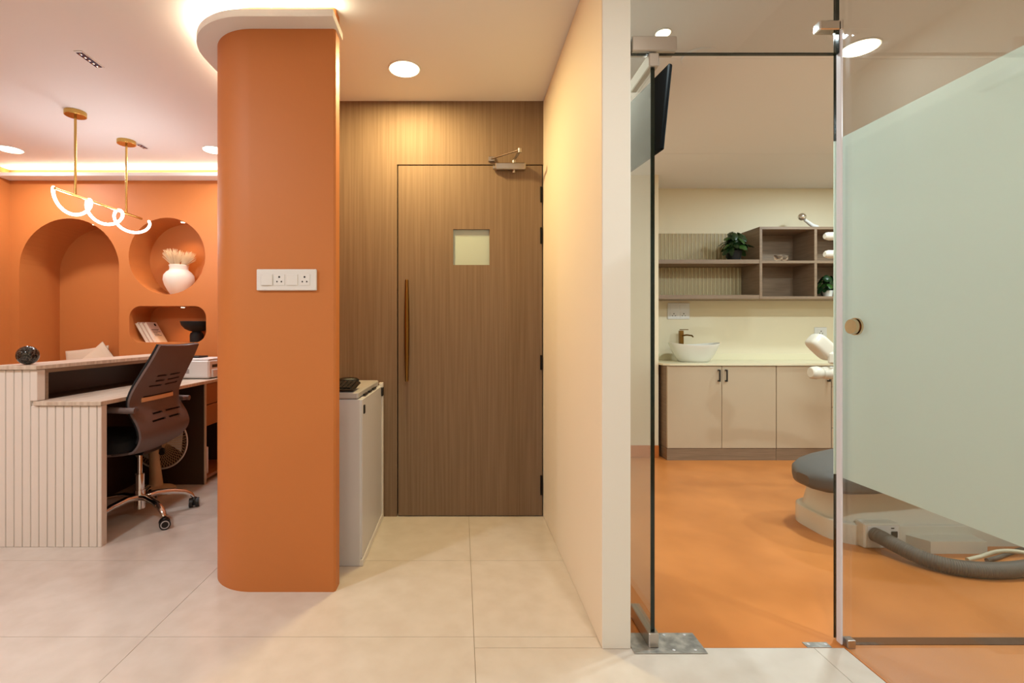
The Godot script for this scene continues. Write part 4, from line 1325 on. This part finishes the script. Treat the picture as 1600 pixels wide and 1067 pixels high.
# ------------------------------------------------------------------ dental unit
func make_dental_unit() -> void:
	var c := thing("dental_chair", "grey upholstered dental chair on a white floor base", "dental chair", Vector3(2.5, 0, -2.75))
	var o := Vector3(-2.5, 0, 2.75)
	var st := begin()
	# low plinth, waist and top of the base
	var lay := [[0.0, 0.0], [0.10, 0.0], [0.108, 0.010], [0.112, 0.028], [0.22, 0.048], [0.29, 0.052]]
	var rows := []
	var mids := []
	for l in lay:
		var e: float = l[1]
		var ring := []
		for p in rounded(1.975 + e, -3.02 + e, 3.2 - e, -2.56 - e, 0.16 - e * 0.5, 8): ring.append(Vector3(p.x, l[0], p.y) + o)
		rows.append(ring)
		mids.append(Vector3(2.6, l[0] - 0.02, -2.79) + o)
	grid(st, rows, mids)
	build(st, "base", M.enamel, c)
	st = begin()
	prism(st, PackedVector2Array([Vector2(2.30, -2.58) + Vector2(-2.5, 2.75), Vector2(2.36, -2.475) + Vector2(-2.5, 2.75), Vector2(2.645, -2.475) + Vector2(-2.5, 2.75), Vector2(2.66, -2.60) + Vector2(-2.5, 2.75)]), 0.0, 0.062)
	build(st, "floor_plate", M.enamel, c)
	# junction box
	var j := box("junction_box", Vector3(2.075, 0.0, -2.60) + o, Vector3(2.262, 0.128, -2.535) + o, M.enamel, c, 0.006)
	box("face_plate", Vector3(2.092, 0.008, -2.5355) + o, Vector3(2.252, 0.118, -2.5335) + o, M.white_plastic, j, 0.001)
	box("rocker_switch", Vector3(2.212, 0.058, -2.534) + o, Vector3(2.244, 0.09, -2.529) + o, M.black_plastic, j, 0.002)
	box("indicator", Vector3(2.212, 0.103, -2.534) + o, Vector3(2.228, 0.108, -2.532) + o, M.black_plastic, j)
	# leg pad, seat and back pads
	st = begin()
	pad(st, [[1.872, 0.312, 0.05, 0.026], [1.885, 0.315, 0.10, 0.042], [1.92, 0.322, 0.16, 0.054], [1.99, 0.334, 0.215, 0.061], [2.08, 0.348, 0.25, 0.064], [2.2, 0.366, 0.27, 0.065], [2.4, 0.39, 0.275, 0.066], [2.75, 0.42, 0.275, 0.066], [3.05, 0.44, 0.26, 0.06]], -2.70, o)
	build(st, "leg_pad", M.upholstery, c)
	st = begin()
	pad(st, [[3.06, 0.45, 0.25, 0.05], [3.10, 0.46, 0.27, 0.06], [3.45, 0.60, 0.26, 0.06], [3.85, 0.80, 0.22, 0.055], [3.92, 0.83, 0.18, 0.045]], -2.70, o)
	build(st, "back_pad", M.upholstery, c)
	# hoses on the floor
	st = begin()
	var pts := [Vector3(2.125, 0.075, -2.532), Vector3(2.13, 0.074, -2.50), Vector3(2.15, 0.060, -2.42), Vector3(2.19, 0.042, -2.34), Vector3(2.26, 0.036, -2.27), Vector3(2.36, 0.036, -2.235), Vector3(2.48, 0.036, -2.235), Vector3(2.62, 0.036, -2.26), Vector3(2.9, 0.036, -2.33), Vector3(3.3, 0.036, -2.36)]
	var cv := Curve3D.new()
	for i in pts.size():
		var tg: Vector3 = (pts[mini(i + 1, pts.size() - 1)] - pts[maxi(i - 1, 0)]) / 6.0
		cv.add_point(pts[i], -tg, tg)
	var path := []
	var rad := []
	var len := cv.get_baked_length()
	var n := int(len / 0.0021)
	for i in n + 1:
		path.append(cv.sample_baked(len * i / n, true))
		rad.append([0.036, 0.0338, 0.0305, 0.0338][i % 4])
	tube(st, path, rad, 18)
	tag(build(st, "suction_hose", M.hose), "thick grey corrugated hose curving from the white junction box", "hose")
	st = begin()
	curve_tube(st, [Vector3(2.43, 0.022, -2.365), Vector3(2.50, 0.035, -2.37), Vector3(2.57, 0.075, -2.34), Vector3(2.64, 0.088, -2.27), Vector3(2.74, 0.05, -2.16), Vector3(2.9, 0.012, -2.05)], 0.0095)
	tag(build(st, "air_hose", M.cream_hose), "thin cream hose crossing over the thick grey hose", "hose")
	st = begin()
	curve_tube(st, [Vector3(2.545, 0.0105, -2.385), Vector3(2.62, 0.0105, -2.41), Vector3(2.74, 0.0105, -2.46), Vector3(2.90, 0.0105, -2.52), Vector3(3.2, 0.0105, -2.50)], 0.0095)
	tag(build(st, "water_hose", M.hose), "thin grey hose lying on the orange floor behind the thick one", "hose")
	# lamp head on its arm; most of it stands behind the frosted band
	var l := part_node("operating_lamp", c, Vector3(2.75, 0.4, -3.2) + o)
	var q := Vector3(-2.75, -0.4, 3.2)
	st = begin()
	curve_tube(st, [Vector3(3.3, 0.40, -3.0) + q, Vector3(3.3, 1.4, -3.05) + q, Vector3(3.28, 1.9, -3.1) + q, Vector3(3.0, 1.92, -3.15) + q, Vector3(2.62, 1.76, -3.2) + q], 0.022)
	build(st, "arm", M.enamel, l)
	st = begin()
	soft_box(st, Vector3(2.62, 1.68, -3.2) + q, Vector3(0.12, 0.12, 0.06), 3.0, Basis(), 14)
	build(st, "head", M.enamel, l)
	for y in [1.735, 1.618]:
		st = begin()
		tube(st, [Vector3(2.362, y, -3.2) + q, Vector3(2.368, y, -3.2) + q, Vector3(2.385, y, -3.2) + q, Vector3(2.45, y, -3.2) + q, Vector3(2.55, y, -3.2) + q], [0.016, 0.022, 0.027, 0.027, 0.02], 8)
		build(st, "grip", M.enamel, l)
	var w := thing("sensor_arm", "small chrome ball joint with a white arm above the cube shelf", "bracket", Vector3(3.19, 2.0725, -4.62))
	st = begin()
	tube(st, [Vector3(0.14, 0.016, 0.02), Vector3(0.09, 0.032, 0.02), Vector3(0.02, 0.085, 0.02)], [0.016, 0.018, 0.014], 10)
	build(st, "arm", M.white_plastic, w)
	st = begin()
	soft_box(st, Vector3(-0.005, 0.112, 0.02), Vector3(0.036, 0.034, 0.03), 2.0, Basis(), 12)
	build(st, "ball", M.chrome, w)
	# instrument handpiece holder
	var g := part_node("instrument_holder", c, Vector3(2.36, 0.85, -3.2) + o)
	var gq := Vector3(-2.36, -0.85, 3.2)
	st = begin()
	soft_box(st, Vector3(2.345, 1.015, -3.20) + gq, Vector3(0.095, 0.052, 0.055), 4.0, Basis(Vector3.BACK, -0.75), 18)
	build(st, "hull", M.enamel, g)
	box("nozzle", Vector3(2.352, 0.908, -3.17) + gq, Vector3(2.412, 0.985, -3.13) + gq, M.enamel, g, 0.012)
	for x in [[2.262, 2.335], [2.336, 2.44]]:
		st = begin()
		tube(st, [Vector3(x[0], 0.85, -3.19) + gq, Vector3(x[0] + 0.006, 0.85, -3.19) + gq, Vector3((x[0] + x[1]) / 2, 0.85, -3.19) + gq, Vector3(x[1] - 0.006, 0.85, -3.19) + gq, Vector3(x[1], 0.85, -3.19) + gq], [0.03, 0.038, 0.043, 0.038, 0.03], 16)
		build(st, "grip", M.enamel, g)
	st = begin()
	curve_tube(st, [Vector3(2.42, 0.86, -3.2) + gq, Vector3(2.6, 0.84, -3.2) + gq, Vector3(2.9, 0.82, -3.1) + gq, Vector3(3.1, 0.5, -3.0) + gq, Vector3(3.12, 0.29, -2.95) + gq], 0.03)
	build(st, "support_arm", M.enamel, g)

func pad(st: SurfaceTool, secs: Array, z: float, o: Vector3) -> void:
	# upholstered pad: sections [x, height of the middle, half width, half thickness]
	var rows := []
	var mids := []
	for s in secs:
		var ring := []
		for k in 40:
			var a := TAU * k / 40
			ring.append(Vector3(s[0], s[1] + pw(sin(a), 0.6) * s[3], z + pw(cos(a), 0.45) * s[2]) + o)
		rows.append(ring)
		mids.append(Vector3(s[0], s[1], z) + o)
	grid(st, rows, mids)

func curve_tube(st: SurfaceTool, pts: Array, r: float) -> void:
	var cv := Curve3D.new()
	for i in pts.size():
		var tg: Vector3 = (pts[mini(i + 1, pts.size() - 1)] - pts[maxi(i - 1, 0)]) / 6.0
		cv.add_point(pts[i], -tg, tg)
	var path := []
	var len := cv.get_baked_length()
	for i in 41: path.append(cv.sample_baked(len * i / 40.0, true))
	tube(st, path, r, 12)
